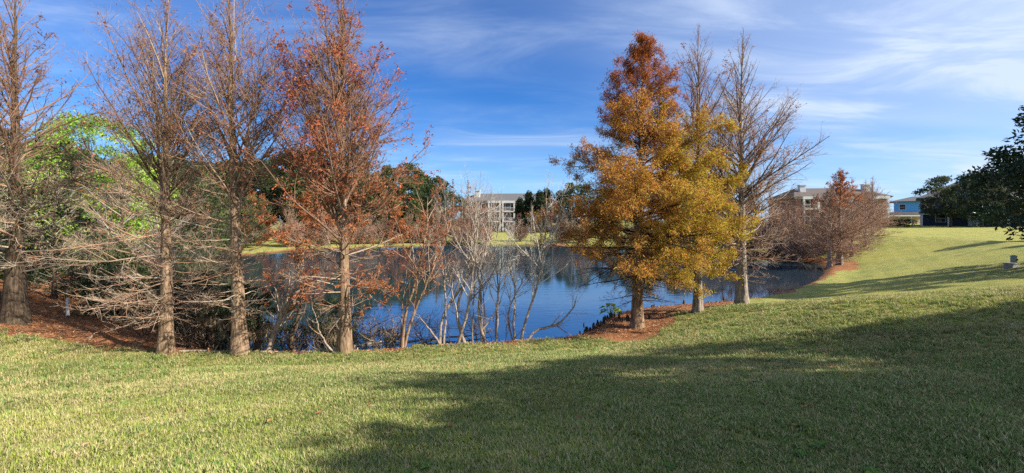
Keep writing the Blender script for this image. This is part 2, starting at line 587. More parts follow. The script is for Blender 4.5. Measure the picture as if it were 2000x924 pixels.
# ------------------------------------------------------------------ grass
def build_grass():
    rng = np.random.default_rng(11)
    NT = 5
    verts, faces, proto, bc = [], [], [], []
    for p in range(NT):
        for b in range(15):
            a = rng.uniform(0, 2 * np.pi); r = rng.uniform(0, 0.06) ; cx, cy = r * math.cos(a), r * math.sin(a)
            yaw = rng.uniform(0, 2 * np.pi); lean = rng.uniform(0.15, 1.15)
            h = rng.uniform(0.035, 0.085); w = rng.uniform(0.0026, 0.0046)
            dx, dy = math.cos(yaw), math.sin(yaw)
            s = math.sin(lean); c = math.cos(lean)
            m = np.array([cx + dx * s * h * .45, cy + dy * s * h * .45, h * .6 * max(c, .35)])
            t = np.array([cx + dx * s * h * 1.05, cy + dy * s * h * 1.05, h * .92 * max(c, .22)])
            px_, py_ = -dy * w, dx * w
            i = len(verts)
            verts += [(cx - px_, cy - py_, -.01), (cx + px_, cy + py_, -.01), (m[0] + px_ * .9, m[1] + py_ * .9, m[2]), (m[0] - px_ * .9, m[1] - py_ * .9, m[2]), tuple(t)]
            faces += [(i, i + 1, i + 2, i + 3), (i + 3, i + 2, i + 4)]
            k = rng.random()
            cc = (0.50, 0.42, 0.22) if k < 0.20 else (1, 1, 1)
            bc += [(*cc, 0 if k < 0.20 else 1)] * 5
            proto += [p] * 5
    nproto = len(verts)
    # points: density falls with distance from where one stands, about even on the eye
    n = 165000
    rr = 1.9 * (22.0 / 1.9) ** rng.random(n)
    th = R(90) + rng.uniform(-R(66), R(66), n)
    x = rr * np.cos(th); y = rr * np.sin(th)
    d = shore_dist(x, y); l = litter_amount(x, y, d)
    thin = sstep(.70, .86, vnoise(x, y, 1.1, 37) * .6 + .4 * vnoise(x, y, .35, 38))
    keep = (d > 0.35) & (l < rng.uniform(0.02, 0.9, n)) & (rng.random(n) > thin * .8)
    x, y, rr = x[keep], y[keep], rr[keep]; n = len(x)
    z = ground(x, y)
    patch = vnoise(x, y, 1.7, 21) * 0.6 + vnoise(x, y, 0.45, 22) * 0.4
    big_ = vnoise(x, y, 5.0, 23)
    green = np.array([0.130, 0.215, 0.045]); lime = np.array([0.26, 0.30, 0.05]); straw = np.array([0.36, 0.315, 0.135]); olive = np.array([0.205, 0.220, 0.065])
    k = rng.random(n)[:, None]
    pstraw = (0.08 + 0.70 * sstep(0.44, 0.72, patch * .6 + .4 * vnoise(x, y, 3.3, 27)))[:, None]
    plime = (pstraw + 0.50 * sstep(0.45, 0.72, big_)[:, None])
    c = np.where(k < pstraw * 0.75, straw, np.where(k < plime * 0.85, lime, np.where(rng.random(n)[:, None] < .5, green, olive)))
    c = c * rng.uniform(0.88, 1.34, (n, 1)) * (0.70 + 0.60 * (0.6 * vnoise(x + 50, y, 0.8, 29) + 0.4 * vnoise(x, y + 70, 2.6, 35)))[:, None]
    pv = [(float(a), float(b), float(e)) for a, b, e in zip(x, y, z)]
    me = bpy.data.meshes.new('grass')
    me.from_pydata(verts + pv, [], faces); me.update()
    tot = nproto + n
    def fattr(name, vals, typ='FLOAT'):
        a = me.attributes.new(name, typ, 'POINT')
        if typ == 'FLOAT':
            a.data.foreach_set('value', np.asarray(vals, np.float32))
        else:
            a.data.foreach_set('color', np.asarray(vals, np.float32).ravel())
    fattr('proto', np.concatenate([np.array(proto, float), np.full(n, -1.0)]))
    fattr('turn', np.concatenate([np.zeros(nproto), rng.uniform(0, 6.28, n)]))
    size = rng.uniform(0.6, 1.1, n) * (0.7 + 0.7 * vnoise(x, y + 30, 0.6, 31)) * (1 + 0.04 * np.clip(rr - 5, 0, 12))
    fattr('size', np.concatenate([np.ones(nproto), size]))
    fattr('pick', np.concatenate([np.zeros(nproto), rng.integers(0, NT, n).astype(float)]))
    g4 = np.ones((tot, 4)); g4[nproto:, :3] = c
    fattr('tuftcol', g4, 'FLOAT_COLOR')
    b4 = np.ones((tot, 4)); b4[:nproto] = np.array(bc)
    fattr('Col', b4, 'FLOAT_COLOR')

    def mb(gg):
        a = gg.n('ShaderNodeAttribute'); a.attribute_type = 'INSTANCER'; a.attribute_name = 'tuftcol'
        b = gg.n('ShaderNodeAttribute'); b.attribute_type = 'GEOMETRY'; b.attribute_name = 'Col'
        green_ = gg.mix(b.outputs['Alpha'], b.outputs['Color'], a.outputs['Color'])
        p = principled(gg, green_, 0.6, 0.25).outputs[0]
        tr = gg.n('ShaderNodeBsdfTranslucent'); gg.link(green_, tr.inputs[0])
        mx = gg.n('ShaderNodeMixShader'); mx.inputs[0].default_value = 0.28
        gg.link(p, mx.inputs[1]); gg.link(tr.outputs[0], mx.inputs[2])
        return mx.outputs[0]
    m = mat('grass_blade', mb)
    me.materials.append(m)
    o = obj('grass', me, m, kind='stuff', label='short mixed green and straw lawn grass', cat='grass')
    nt = bpy.data.node_groups.new('scatter_grass', 'GeometryNodeTree')
    nt.interface.new_socket('Geometry', in_out='INPUT', socket_type='NodeSocketGeometry')
    nt.interface.new_socket('Geometry', in_out='OUTPUT', socket_type='NodeSocketGeometry')
    N, Lk = nt.nodes, nt.links
    gi = N.new('NodeGroupInput'); go = N.new('NodeGroupOutput')
    def named(nm, typ='FLOAT'):
        a = N.new('GeometryNodeInputNamedAttribute'); a.data_type = typ; a.inputs[0].default_value = nm
        return a.outputs[0]
    pa = named('proto')
    def cmp(val):
        c_ = N.new('FunctionNodeCompare'); c_.data_type = 'FLOAT'; c_.operation = 'EQUAL'
        Lk.new(pa, c_.inputs[0]); c_.inputs[1].default_value = val; c_.inputs['Epsilon'].default_value = 0.1
        return c_.outputs[0]
    g2i = N.new('GeometryNodeGeometryToInstance')
    for p in reversed(range(NT)):
        s_ = N.new('GeometryNodeSeparateGeometry'); s_.domain = 'POINT'
        Lk.new(gi.outputs[0], s_.inputs[0]); Lk.new(cmp(float(p)), s_.inputs[1])
        Lk.new(s_.outputs[0], g2i.inputs[0])
    sp_ = N.new('GeometryNodeSeparateGeometry'); sp_.domain = 'POINT'
    Lk.new(gi.outputs[0], sp_.inputs[0]); Lk.new(cmp(-1.0), sp_.inputs[1])
    m2p = N.new('GeometryNodeMeshToPoints'); Lk.new(sp_.outputs[0], m2p.inputs[0])
    iop = N.new('GeometryNodeInstanceOnPoints')
    Lk.new(m2p.outputs[0], iop.inputs['Points']); Lk.new(g2i.outputs[0], iop.inputs['Instance'])
    iop.inputs['Pick Instance'].default_value = True
    f2i = N.new('FunctionNodeFloatToInt'); Lk.new(named('pick'), f2i.inputs[0]); Lk.new(f2i.outputs[0], iop.inputs['Instance Index'])
    cx_ = N.new('ShaderNodeCombineXYZ'); Lk.new(named('turn'), cx_.inputs[2])
    Lk.new(cx_.outputs[0], iop.inputs['Rotation']); Lk.new(named('size'), iop.inputs['Scale'])
    Lk.new(iop.outputs[0], go.inputs[0])
    md = o.modifiers.new('scatter', 'NODES'); md.node_group = nt
    return o


build_grass()

# ------------------------------------------------------------------ tree growing
def polyline(start, d, L, k, bend, jit, rng, gravity=0.0):
    """n curved branches at once"""
    n = len(start)
    P = np.empty((n, k, 3)); P[:, 0] = start
    d = nrm(d).copy(); st = (np.asarray(L) / (k - 1))[:, None]
    b = np.broadcast_to(np.asarray(bend, float), (n,))[:, None]
    for j in range(1, k):
        d = nrm(d + UP * b / (k - 1) + rng.normal(size=(n, 3)) * jit)
        P[:, j] = P[:, j - 1] + d * st
    return P


def sample(P, idx, u):
    k = P.shape[1]
    f = np.clip(u, 0, 0.9999) * (k - 1); i = f.astype(int); a = (f - i)[:, None]
    p0, p1 = P[idx, i], P[idx, i + 1]
    return p0 * (1 - a) + p1 * a, nrm(p1 - p0)


def lerp_r(Rd, idx, u):
    k = Rd.shape[1]
    f = np.clip(u, 0, 0.9999) * (k - 1); i = f.astype(int); a = f - i
    return Rd[idx, i] * (1 - a) + Rd[idx, i + 1] * a


def children(P, Rd, per_m, rng, ang=(35, 65), lf=(0.25, 0.5), k=4, bend=0.25, jit=0.10, umin=0.12, umax=1.0,
             flat=35, rmin=0.0025, rratio=0.55, taper=0.35, minn=1, lmin=0.05, lmax=9.0):
    plen = np.linalg.norm(np.diff(P, axis=1), axis=2).sum(1)
    cnt = np.maximum(minn, rng.poisson(plen * per_m))
    idx = np.repeat(np.arange(len(P)), cnt)
    n = len(idx)
    u = umin + (umax - umin) * rng.random(n)
    pos, t = sample(P, idx, u)
    side = np.cross(t, UP); bad = np.linalg.norm(side, axis=1) < 0.15
    side[bad] = np.cross(t[bad], np.array([1.0, 0.2, 0.1])); side = nrm(side)
    up2 = np.cross(side, t)
    psi = rng.normal(0, R(flat), n); sg = np.where(rng.random(n) < .5, 1.0, -1.0)
    vertical = np.abs(t[:, 2]) > 0.85
    psi[vertical] = rng.uniform(0, 6.283, vertical.sum())
    perp = side * (np.cos(psi) * sg)[:, None] + up2 * np.sin(psi)[:, None]
    a = np.radians(rng.uniform(ang[0], ang[1], n))[:, None]
    d = t * np.cos(a) + perp * np.sin(a)
    L = np.clip(plen[idx] * rng.uniform(lf[0], lf[1], n) * (1.15 - 0.75 * u), lmin, lmax)
    C = polyline(pos, d, L, k, bend, jit, rng)
    r0 = np.maximum(np.minimum(lerp_r(Rd, idx, u) * rratio, 0.02 * L + rmin), rmin)
    CR = r0[:, None] * (1 - (1 - taper) * np.linspace(0, 1, k))[None, :]
    return C, np.maximum(CR, rmin * 0.6), idx, u


def trunk_mesh(name, P, Rr, flare, rng, sides=16, flutes=6, flare_h=0.6):
    """a tapered trunk with a fluted, spreading foot"""
    k = len(P)
    z = P[:, 2] - P[0, 2]
    a = np.arange(sides) * 2 * np.pi / sides
    ph = rng.uniform(0, 6.28, 3)
    fl = np.exp(-np.clip(z, 0, None) / flare_h)[:, None]
    mod = 1 + fl * flare * (0.65 + 0.35 * np.sin(flutes * a + ph[0])[None, :] + 0.18 * np.sin(3 * a + ph[1])[None, :])
    mod = mod + 0.05 * np.sin(flutes * a + ph[2] + z[:, None] * 0.7)
    rr = Rr[:, None] * mod
    v = np.stack([P[:, None, 0] + rr * np.cos(a), P[:, None, 1] + rr * np.sin(a), np.broadcast_to(P[:, None, 2], rr.shape)], -1).reshape(-1, 3)
    i = np.arange(k - 1)[:, None] * sides; s = np.arange(sides)[None, :]; s2 = (s + 1) % sides
    q = np.stack([i + s, i + s2, i + sides + s2, i + sides + s], -1).reshape(-1, 4)
    return make_mesh(name, v, q)


def interp_tab(tab, t):
    tab = np.array(tab, float)
    return [np.interp(t, tab[:, 0], tab[:, j]) for j in range(1, tab.shape[1])]


def pal(rng, n, cols, var=0.25):
    cols = np.array(cols, float)
    c = cols[rng.integers(0, len(cols), n)]
    return c * rng.uniform(1 - var, 1 + var, (n, 1))


STRAW = [(0.42, 0.33, 0.24), (0.50, 0.40, 0.29), (0.36, 0.27, 0.19), (0.42, 0.25, 0.15), (0.34, 0.29, 0.23)]
RUSSET = [(0.23, 0.125, 0.075), (0.30, 0.165, 0.10), (0.185, 0.11, 0.075), (0.27, 0.18, 0.125)]
DARKTW = [(0.10, 0.07, 0.05), (0.14, 0.095, 0.065), (0.08, 0.06, 0.05)]
GREYTW = [(0.33, 0.27, 0.215), (0.42, 0.36, 0.30), (0.26, 0.20, 0.16)]
WHITTW = [(0.55, 0.50, 0.43), (0.45, 0.39, 0.33), (0.60, 0.55, 0.49)]
RUSTLF = [(0.36, 0.115, 0.045), (0.43, 0.16, 0.06), (0.28, 0.085, 0.045), (0.33, 0.15, 0.075)]


def cypress(name, label, loc, H, r0, tab, seed, cat='tree', group=None, n1=110, bark=None, lean=(0, 0), flare=0.75,
            t0=0.16, d2=6.0, d3=9.0, d4=0.0, wob=0.05, low_cols=STRAW, up_cols=RUSSET, split=0.45, leaders=(), leaf=None,
            rmin=0.0032, detail=1.0, sink=0.25, limb_dark=False, az_bias=None, limb_r=0.0105, env=None, low_bias=1.0):
    """tab rows: height fraction, limb length (m), limb elevation (deg), upward bend"""
    rng = np.random.default_rng(seed)
    root = thing(name, label, cat, loc, 0.0, group)
    k = 22
    t = np.linspace(0, 1, k) ** 1.15
    P = np.zeros((k, 3)); P[:, 2] = -sink + t * (H + sink)
    w = np.cumsum(rng.normal(0, wob, (k, 2)), 0) * t[:, None]
    P[:, :2] = w * 0.5 + np.array(lean) * t[:, None]
    Rr = r0 * ((1 - t) ** 1.2 * 0.97 + 0.03)
    bark = bark or M_CYP
    obj('trunk', trunk_mesh('trunk', P, Rr, flare, rng), bark, root)
    TP, TR = P[None], Rr[None]
    allT = [(TP, TR, 1.0)]
    acc_l = Acc()
    for (tt, az, el, L) in leaders:           # secondary leaders rising beside the trunk
        p, _ = sample(TP, np.array([0]), np.array([tt]))
        d = np.array([[math.cos(az) * math.cos(R(el)), math.sin(az) * math.cos(R(el)), math.sin(R(el))]])
        C = polyline(p, d, np.array([L]), 12, 0.7, 0.03, rng)
        rr_ = np.interp(tt, t, Rr) * 0.46 * (1 - np.linspace(0, 1, 12)) ** 0.8 + 0.006
        acc_l.tubes(C, rr_[None], 8, c=(0.25, 0.17, 0.12))
        allT.append((C, rr_[None], L / H))
    # first-order limbs
    LP, LR, Lt = [], [], []
    for (TPi, TRi, share) in allT:
        n = max(6, int(n1 * share))
        lo = t0 if share == 1.0 else 0.12
        u = lo + (0.985 - lo) * ((np.arange(n) + rng.random(n)) / n) ** low_bias
        pos, _ = sample(TPi, np.zeros(n, int), u)
        hf = (pos[:, 2]) / H
        Ls, el, bd = interp_tab(tab, hf)
        Ls = Ls * rng.uniform(0.42, 1.15, n) * (1.0 if share == 1.0 else 0.62)
        az = np.arange(n) * 2.39996 + rng.normal(0, 0.5, n)
        if az_bias is not None:
            Ls = Ls * (1 + az_bias[1] * np.cos(az - az_bias[0]))
        el = np.radians(el + rng.normal(0, 8, n))
        d = np.stack([np.cos(az) * np.cos(el), np.sin(az) * np.cos(el), np.sin(el)], 1)
        if env is not None:                     # limbs end on the crown's outline
            ev = np.array(env, float)
            gl = np.linspace(0.15, 7.0, 60)[None, :]
            ee = np.clip(el + bd * 0.30, -0.6, 1.45)[:, None]
            rt = np.hypot(pos[:, 0], pos[:, 1])[:, None] * 0.5 + gl * np.cos(ee); zt = pos[:, 2:3] + gl * np.sin(ee)
            okk = rt <= np.interp(zt, ev[:, 0], ev[:, 1])
            first_out = np.where(okk.all(1), 59, np.argmin(okk, 1))
            Lmax = gl[0, np.maximum(first_out - 1, 0)]
            Ls = np.minimum(Lmax, 4.6) * np.clip(rng.normal(0.86, 0.15, n), 0.4, 1.12)
            if az_bias is not None:
                Ls = Ls * (1 + az_bias[1] * np.cos(az - az_bias[0]))
        C = polyline(pos, d, Ls, 7, bd, 0.07, rng)
        r = np.clip(limb_r * Ls + 0.004, 0.006, 0.6 * np.maximum(lerp_r(TRi, np.zeros(n, int), u), 0.012))
        LP.append(C); LR.append(r[:, None] * (1 - 0.78 * np.linspace(0, 1, 7))[None]); Lt.append(hf)
    LP = np.concatenate(LP); LR = np.concatenate(LR); Lt = np.concatenate(Lt)

    def tw_col(z):
        n = len(z)
        f = sstep(split - 0.12, split + 0.12, z / H)[:, None]
        pick = rng.random((n, 1)) < f
        return np.where(pick, pal(rng, n, up_cols), pal(rng, n, low_cols))
    acc_l.tubes(LP, LR, 5, c=tw_col(LP[:, 3, 2]) * (0.6 if limb_dark else 0.85))
    obj('limbs', acc_l.mesh('limbs'), M_TWIG, root)
    # side branches, twigs, twiglets
    acc = Acc()
    B, BR, _, _ = children(LP, LR, d2 * detail, rng, (30, 58), (0.26, 0.52), 5, 0.34, 0.11, 0.18, 1, 42, rmin * 1.2)
    acc.tubes(B, BR, 3, tip=True, c=tw_col(B[:, 2, 2]))
    T3, T3R, _, _ = children(B, BR, d3 * detail, rng, (30, 65), (0.30, 0.62), 3, 0.2, 0.14, 0.08, 1, 60, rmin, minn=2, lmin=0.08, lmax=0.6)
    acc.tubes(T3, T3R, 3, tip=True, c=tw_col(T3[:, 1, 2]))
    if d4:
        T4, T4R, _, _ = children(T3, T3R, d4 * detail, rng, (30, 70), (0.35, 0.7), 2, 0.1, 0.1, 0.1, 1, 80, rmin * 0.8, minn=1, lmin=0.06, lmax=0.3)
        acc.tubes(T4, T4R, 3, tip=True, c=tw_col(T4[:, 1, 2]))
    obj('twigs', acc.mesh('twigs'), M_TWIG, root, kind='stuff')
    # leaves
    if leaf:
        fa = Acc()
        for spec in (leaf if isinstance(leaf, list) else [leaf]):
            n = int(spec['n'])
            src = T3 if rng.random() < 2 else B
            idx = rng.integers(0, len(src), n * 4)
            pos, tt = sample(src, idx, rng.random(n * 4))
            pr = spec['where'](pos, rng)
            sel = np.nonzero(rng.random(len(pos)) < pr)[0][:n]
            pos, tt = pos[sel], tt[sel]
            m = len(pos)
            d = nrm(tt * 0.7 + rng.normal(size=(m, 3)) * 0.75 - UP * spec.get('droop', 0.25))
            L = rng.uniform(*spec['len'], m)
            pos = pos + rng.normal(size=(m, 3)) * spec.get('spread', 0.02)
            v, q = leaf_quads(pos, d, rand_dirs(rng, m), L, L * spec.get('w', 0.4), 0.1)
            c = spec['col'](pos, rng)
            fa.add(v, q, None, np.repeat(c, 4, 0))
        obj('foliage', fa.mesh('foliage', False), M_LEAF, root, kind='stuff')
    return root


def at_ground(x, y, dz=0.0):
    return (x, y, gz(x, y) + dz)


def clumpy(seed, size, lo, hi):
    """leaves gather in clumps: a 3-d lattice noise"""
    r = np.random.default_rng(seed).random((32, 32, 32))

    def f(p, rng):
        q = p / size + 100.0
        i = np.floor(q).astype(int); a = q - i; a = a * a * (3 - 2 * a)
        s = 0
        for dx in (0, 1):
            for dy in (0, 1):
                for dz in (0, 1):
                    w = (a[:, 0] if dx else 1 - a[:, 0]) * (a[:, 1] if dy else 1 - a[:, 1]) * (a[:, 2] if dz else 1 - a[:, 2])
                    s = s + w * r[(i[:, 0] + dx) % 32, (i[:, 1] + dy) % 32, (i[:, 2] + dz) % 32]
        return sstep(lo, hi, s)
    return f


# --- the three cypresses on the near bank, left
cA = clumpy(1, 0.7, 0.45, 0.75)
rust = lambda p, rng: pal(rng, len(p), RUSTLF, 0.3)
cypress('bald_cypress', 'bare bald cypress with twin tops and straw twigs, leftmost of three on the pond edge',
        at_ground(-10.3, 12.2), 10.9, 0.185, [(0, 2.0, -8, .1), (.2, 2.6, -5, .1), (.34, 2.9, 6, .2), (.42, 3.6, 40, .5), (.55, 3.6, 52, .5), (.75, 2.3, 60, .4), (1, .5, 72, .3)],
        101, env=[(0, .6), (1.2, 1.6), (1.9, 2.7), (3.0, 2.9), (4.4, 2.4), (5.9, 2.1), (7.4, 2.0), (9, 1.5), (10.4, .8), (11.2, .2)], n1=112, low_bias=1.5, d2=6.0, d3=8.0, d4=4.5, t0=.15, limb_r=.0075, low_cols=STRAW + RUSSET[1:2] + [(.42, .27, .18), (.36, .22, .15)], split=.44, leaders=((.36, 2.9, 78, 6.2),), up_cols=RUSSET + STRAW[2:3],
        leaf=[dict(n=2600, where=lambda p, r: cA(p, r) * sstep(1.5, 4, p[:, 2]), len=(.05, .11), col=rust)])
cB = clumpy(2, 0.6, 0.5, 0.8)
cypress('bald_cypress', 'tall bare bald cypress with a thick flared trunk, middle of the left three',
        at_ground(-8.05, 12.15), 11.8, 0.20, [(0, 1.4, 0, .1), (.16, 2.1, 0, .12), (.3, 2.1, 10, .2), (.38, 3.4, 36, .45), (.52, 3.8, 52, .45), (.75, 2.6, 62, .4), (1, .5, 72, .3)],
        102, env=[(0, .5), (1.2, 1.1), (2, 1.5), (3.6, 1.9), (5.1, 2.05), (6.7, 2.15), (8.2, 1.95), (9.7, 1.5), (11, .7), (11.9, .15)], n1=110, low_bias=1.45, d2=5.2, d3=7.5, d4=3.5, t0=.15, limb_r=.009, low_cols=STRAW + RUSSET[1:2] + [(.42, .27, .18), (.36, .22, .15)], split=.38, lean=(-.55, 0), leaders=((.40, .3, 74, 4.6),), flare=.85, up_cols=RUSSET + STRAW[2:3],
        leaf=[dict(n=3600, where=lambda p, r: cB(p, r) * sstep(2.5, 5, p[:, 2]), len=(.05, .11), col=rust)])
cC = clumpy(3, 0.55, 0.42, 0.70)
cC2 = clumpy(33, 0.8, 0.46, 0.62)
cypress('bald_cypress', 'dense reddish bald cypress clinging to rusty leaves, right of the left three',
        at_ground(-5.0, 12.25), 11.0, 0.185, [(0, 1.7, -4, .1), (.15, 2.3, 2, .15), (.28, 2.9, 20, .3), (.36, 3.9, 46, .5), (.5, 4.0, 60, .4), (.7, 2.8, 68, .3), (1, .6, 76, .2)],
        103, env=[(0, .5), (1.3, 1.3), (2.3, 2.1), (4.0, 2.6), (5.8, 2.45), (7.3, 2.05), (8.8, 1.45), (10.1, .8), (11.1, .2)], n1=112, d2=5.0, d3=7.0, d4=3.0, t0=.15, split=.34, up_cols=RUSSET, low_cols=RUSSET + STRAW[:3], flare=.8,
        leaders=((.36, 3.1, 70, 3.6),),
        leaf=[dict(n=13000, where=lambda p, r: cC(p, r) * sstep(3.8, 5.6, p[:, 2]), len=(.05, .12), col=lambda p, r: pal(r, len(p), [(.44, .125, .05), (.38, .10, .05), (.50, .18, .07), (.30, .09, .05)], .3)),
              dict(n=9500, where=lambda p, r: cC2(p, r) * (1 - sstep(4.6, 5.4, p[:, 2])), len=(.06, .13), w=.35, col=lambda p, r: pal(r, len(p), [(0.38, 0.125, 0.04), (0.46, 0.17, 0.055), (0.30, 0.11, 0.05)], .3)),
              dict(n=220, where=lambda p, r: (np.linalg.norm(p - np.array([1.95, -.3, 5.3]), axis=1) < .55) * 1.0, len=(.1, .16), col=lambda p, r: pal(r, len(p), [(.62, .10, .04), (.55, .14, .05)], .2))])

# --- the golden cypress and its bare companions, right
cD = clumpy(4, 0.65, 0.20, 0.46)
cD2 = clumpy(5, 1.5, 0.30, 0.62)


def gold(p, rng):
    n = len(p)
    rustc = pal(rng, n, [(0.42, 0.135, 0.035), (0.36, 0.11, 0.035), (0.50, 0.19, 0.045), (0.30, 0.115, 0.05)], .25)
    orange = pal(rng, n, [(0.55, 0.27, 0.05), (0.60, 0.33, 0.05), (0.44, 0.21, 0.06), (0.50, 0.30, 0.07)], .25)
    lime = pal(rng, n, [(0.46, 0.36, 0.045), (0.34, 0.32, 0.05), (0.56, 0.40, 0.05)], .25)
    h = p[:, 2] + rng.normal(0, .55, n) + 1.2 * (cD2(p + 7, rng) - .5)
    side = p[:, 0] + rng.normal(0, .5, n)
    kt = sstep(6.9, 8.3, h)
    kg = .12 + .78 * sstep(-0.6, 2.2, side + 1.6 * (cD2(p, rng) - .45)) * (1 - sstep(6.4, 8.2, h))
    kr = np.maximum(sstep(-0.8, -2.6, side) * 0.6, .22)
    c = orange
    lime = lime * 1.18; orange = orange * 1.18; c = orange
    c = np.where((rng.random(n) < kg)[:, None], lime, c)
    c = np.where((rng.random(n) < np.maximum(kt, kr))[:, None], rustc, c)
    return c


cypress('golden_cypress', 'full golden and rust bald cypress, the only tree still in dense autumn leaf',
        at_ground(4.55, 14.9), 10.7, 0.20, [(0, 2.4, -10, .1), (.12, 3.3, -10, .12), (.24, 4.0, -2, .12), (.36, 3.6, 6, .2), (.5, 2.9, 14, .25), (.65, 2.2, 24, .3), (.8, 1.5, 38, .35), (.9, 1.0, 50, .3), (1, .4, 70, .2)],
        104, env=[(0, .6), (1.2, 1.9), (1.9, 2.8), (3.0, 3.4), (4.1, 3.45), (5.2, 3.15), (6.7, 2.6), (8.2, 1.95), (9.4, 1.25), (10.3, .65), (10.9, .15)], n1=165, d2=5.2, d3=7.0, d4=0, t0=.15, bark=M_CYP, low_cols=DARKTW, up_cols=DARKTW + RUSSET[:1], limb_dark=True, flare=.8, rmin=.004,
        leaf=[dict(n=170000, where=lambda p, r: cD(p, r) * sstep(1.6, 2.5, p[:, 2] + .3 * p[:, 0]) * .95 + .02, len=(.05, .13), w=.22, spread=.06, droop=.3, col=gold)])
cE = clumpy(6, 0.65, 0.22, 0.48)
cypress('bald_cypress', 'bald cypress with grey flared trunk, bare top and yellow lower sprays, beside the golden tree',
        at_ground(7.1, 15.65), 10.9, 0.165, [(0, 1.4, 0, .1), (.18, 1.9, 0, .2), (.35, 2.0, 12, .3), (.5, 2.5, 42, .5), (.7, 1.6, 58, .5), (1, .4, 72, .2)],
        105, env=[(0, .5), (1.5, 1.5), (2.6, 1.9), (4.5, 2.0), (6.5, 1.7), (8.2, 1.2), (9.6, .7), (10.9, .1)], n1=100, d2=5.0, d3=7.0, d4=3.5, t0=.19, bark=M_CYPG, flare=.8, split=.3, low_cols=RUSSET, up_cols=RUSSET,
        leaf=[dict(n=42000, where=lambda p, r: cE(p, r) * (1 - sstep(4.9, 6.6, p[:, 2])) , len=(.05, .13), w=.22, spread=.06, col=lambda p, r: gold(p + np.array([1.3, 0, 0]), r)),
              dict(n=1500, where=lambda p, r: cB(p, r) * sstep(6, 8, p[:, 2]), len=(.05, .1), col=rust)])
cypress('bald_cypress', 'wide bare bald cypress with pale flared trunk, right of the golden tree',
        at_ground(9.3, 16.6), 11.2, 0.21, [(0, 2.0, -6, .1), (.14, 2.5, -6, .15), (.25, 2.9, 4, .25), (.33, 4.0, 36, .3), (.5, 3.7, 48, .3), (.65, 2.8, 54, .35), (.8, 1.6, 60, .3), (1, .4, 72, .2)],
        126, env=[(0, .5), (1.4, 1.7), (2.6, 2.3), (4.2, 2.8), (5.6, 2.95), (7.0, 2.5), (8.4, 1.8), (9.8, .8), (11.2, .15)], n1=118, d2=5.0, d3=7.0, d4=4.0, t0=.15, bark=M_CYPG, flare=.8, split=.3, low_cols=GREYTW + RUSSET[:2] + STRAW[3:4], up_cols=GREYTW[1:] + RUSSET + STRAW[2:3], leaders=((.2, 2.2, 85, 6.5),),
        leaf=[dict(n=4200, where=lambda p, r: cB(p, r) * sstep(4, 6, p[:, 2]), len=(.05, .1), col=rust)])

# --- far left edge, ivy on the lower crown
cL = clumpy(7, 0.8, 0.4, 0.62)
cypress('bald_cypress', 'thick bald cypress with shade-dark trunk and leafy vines at the left edge of the view',
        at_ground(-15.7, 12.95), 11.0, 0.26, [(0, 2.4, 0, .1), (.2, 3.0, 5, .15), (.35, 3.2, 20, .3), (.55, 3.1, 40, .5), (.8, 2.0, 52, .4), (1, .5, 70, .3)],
        107, env=[(0, .6), (2, 2.3), (4, 2.8), (6.5, 2.6), (8.5, 1.7), (10.3, .7), (11.1, .15)], n1=105, d2=5.0, d3=7.5, d4=4, t0=.2, split=.42, bark=M_DARKB, up_cols=RUSSET, low_cols=STRAW, flare=.7,  # dark bark colour stands in for the shade on this trunk
        leaf=[dict(n=6000, where=lambda p, r: cL(p, r) * (1 - sstep(5.2, 6.4, p[:, 2])) * (np.hypot(p[:, 0], p[:, 1]) < 1.25), len=(.07, .14), w=.55, col=lambda p, r: pal(r, len(p), [(.05, .085, .025), (.08, .11, .03), (.035, .055, .02), (.12, .14, .04)], .3)),
              dict(n=5200, where=lambda p, r: cB(p, r) * sstep(4.5, 6.5, p[:, 2]), len=(.05, .11), col=lambda p, r: pal(r, len(p), [(.22, .10, .06), (.16, .08, .055), (.30, .13, .07)], .3))])
cypress('bald_cypress', 'slim dark cypress trunk standing behind the thick left-edge tree',
        at_ground(-18.6, 14.6), 10.0, 0.20, [(0, 2.0, 0, .1), (.3, 2.5, 10, .2), (.6, 2.4, 40, .4), (1, .4, 70, .3)],
        108, n1=70, d2=4.0, d3=6.0, d4=2, t0=.22, split=.4, bark=M_DARKB)

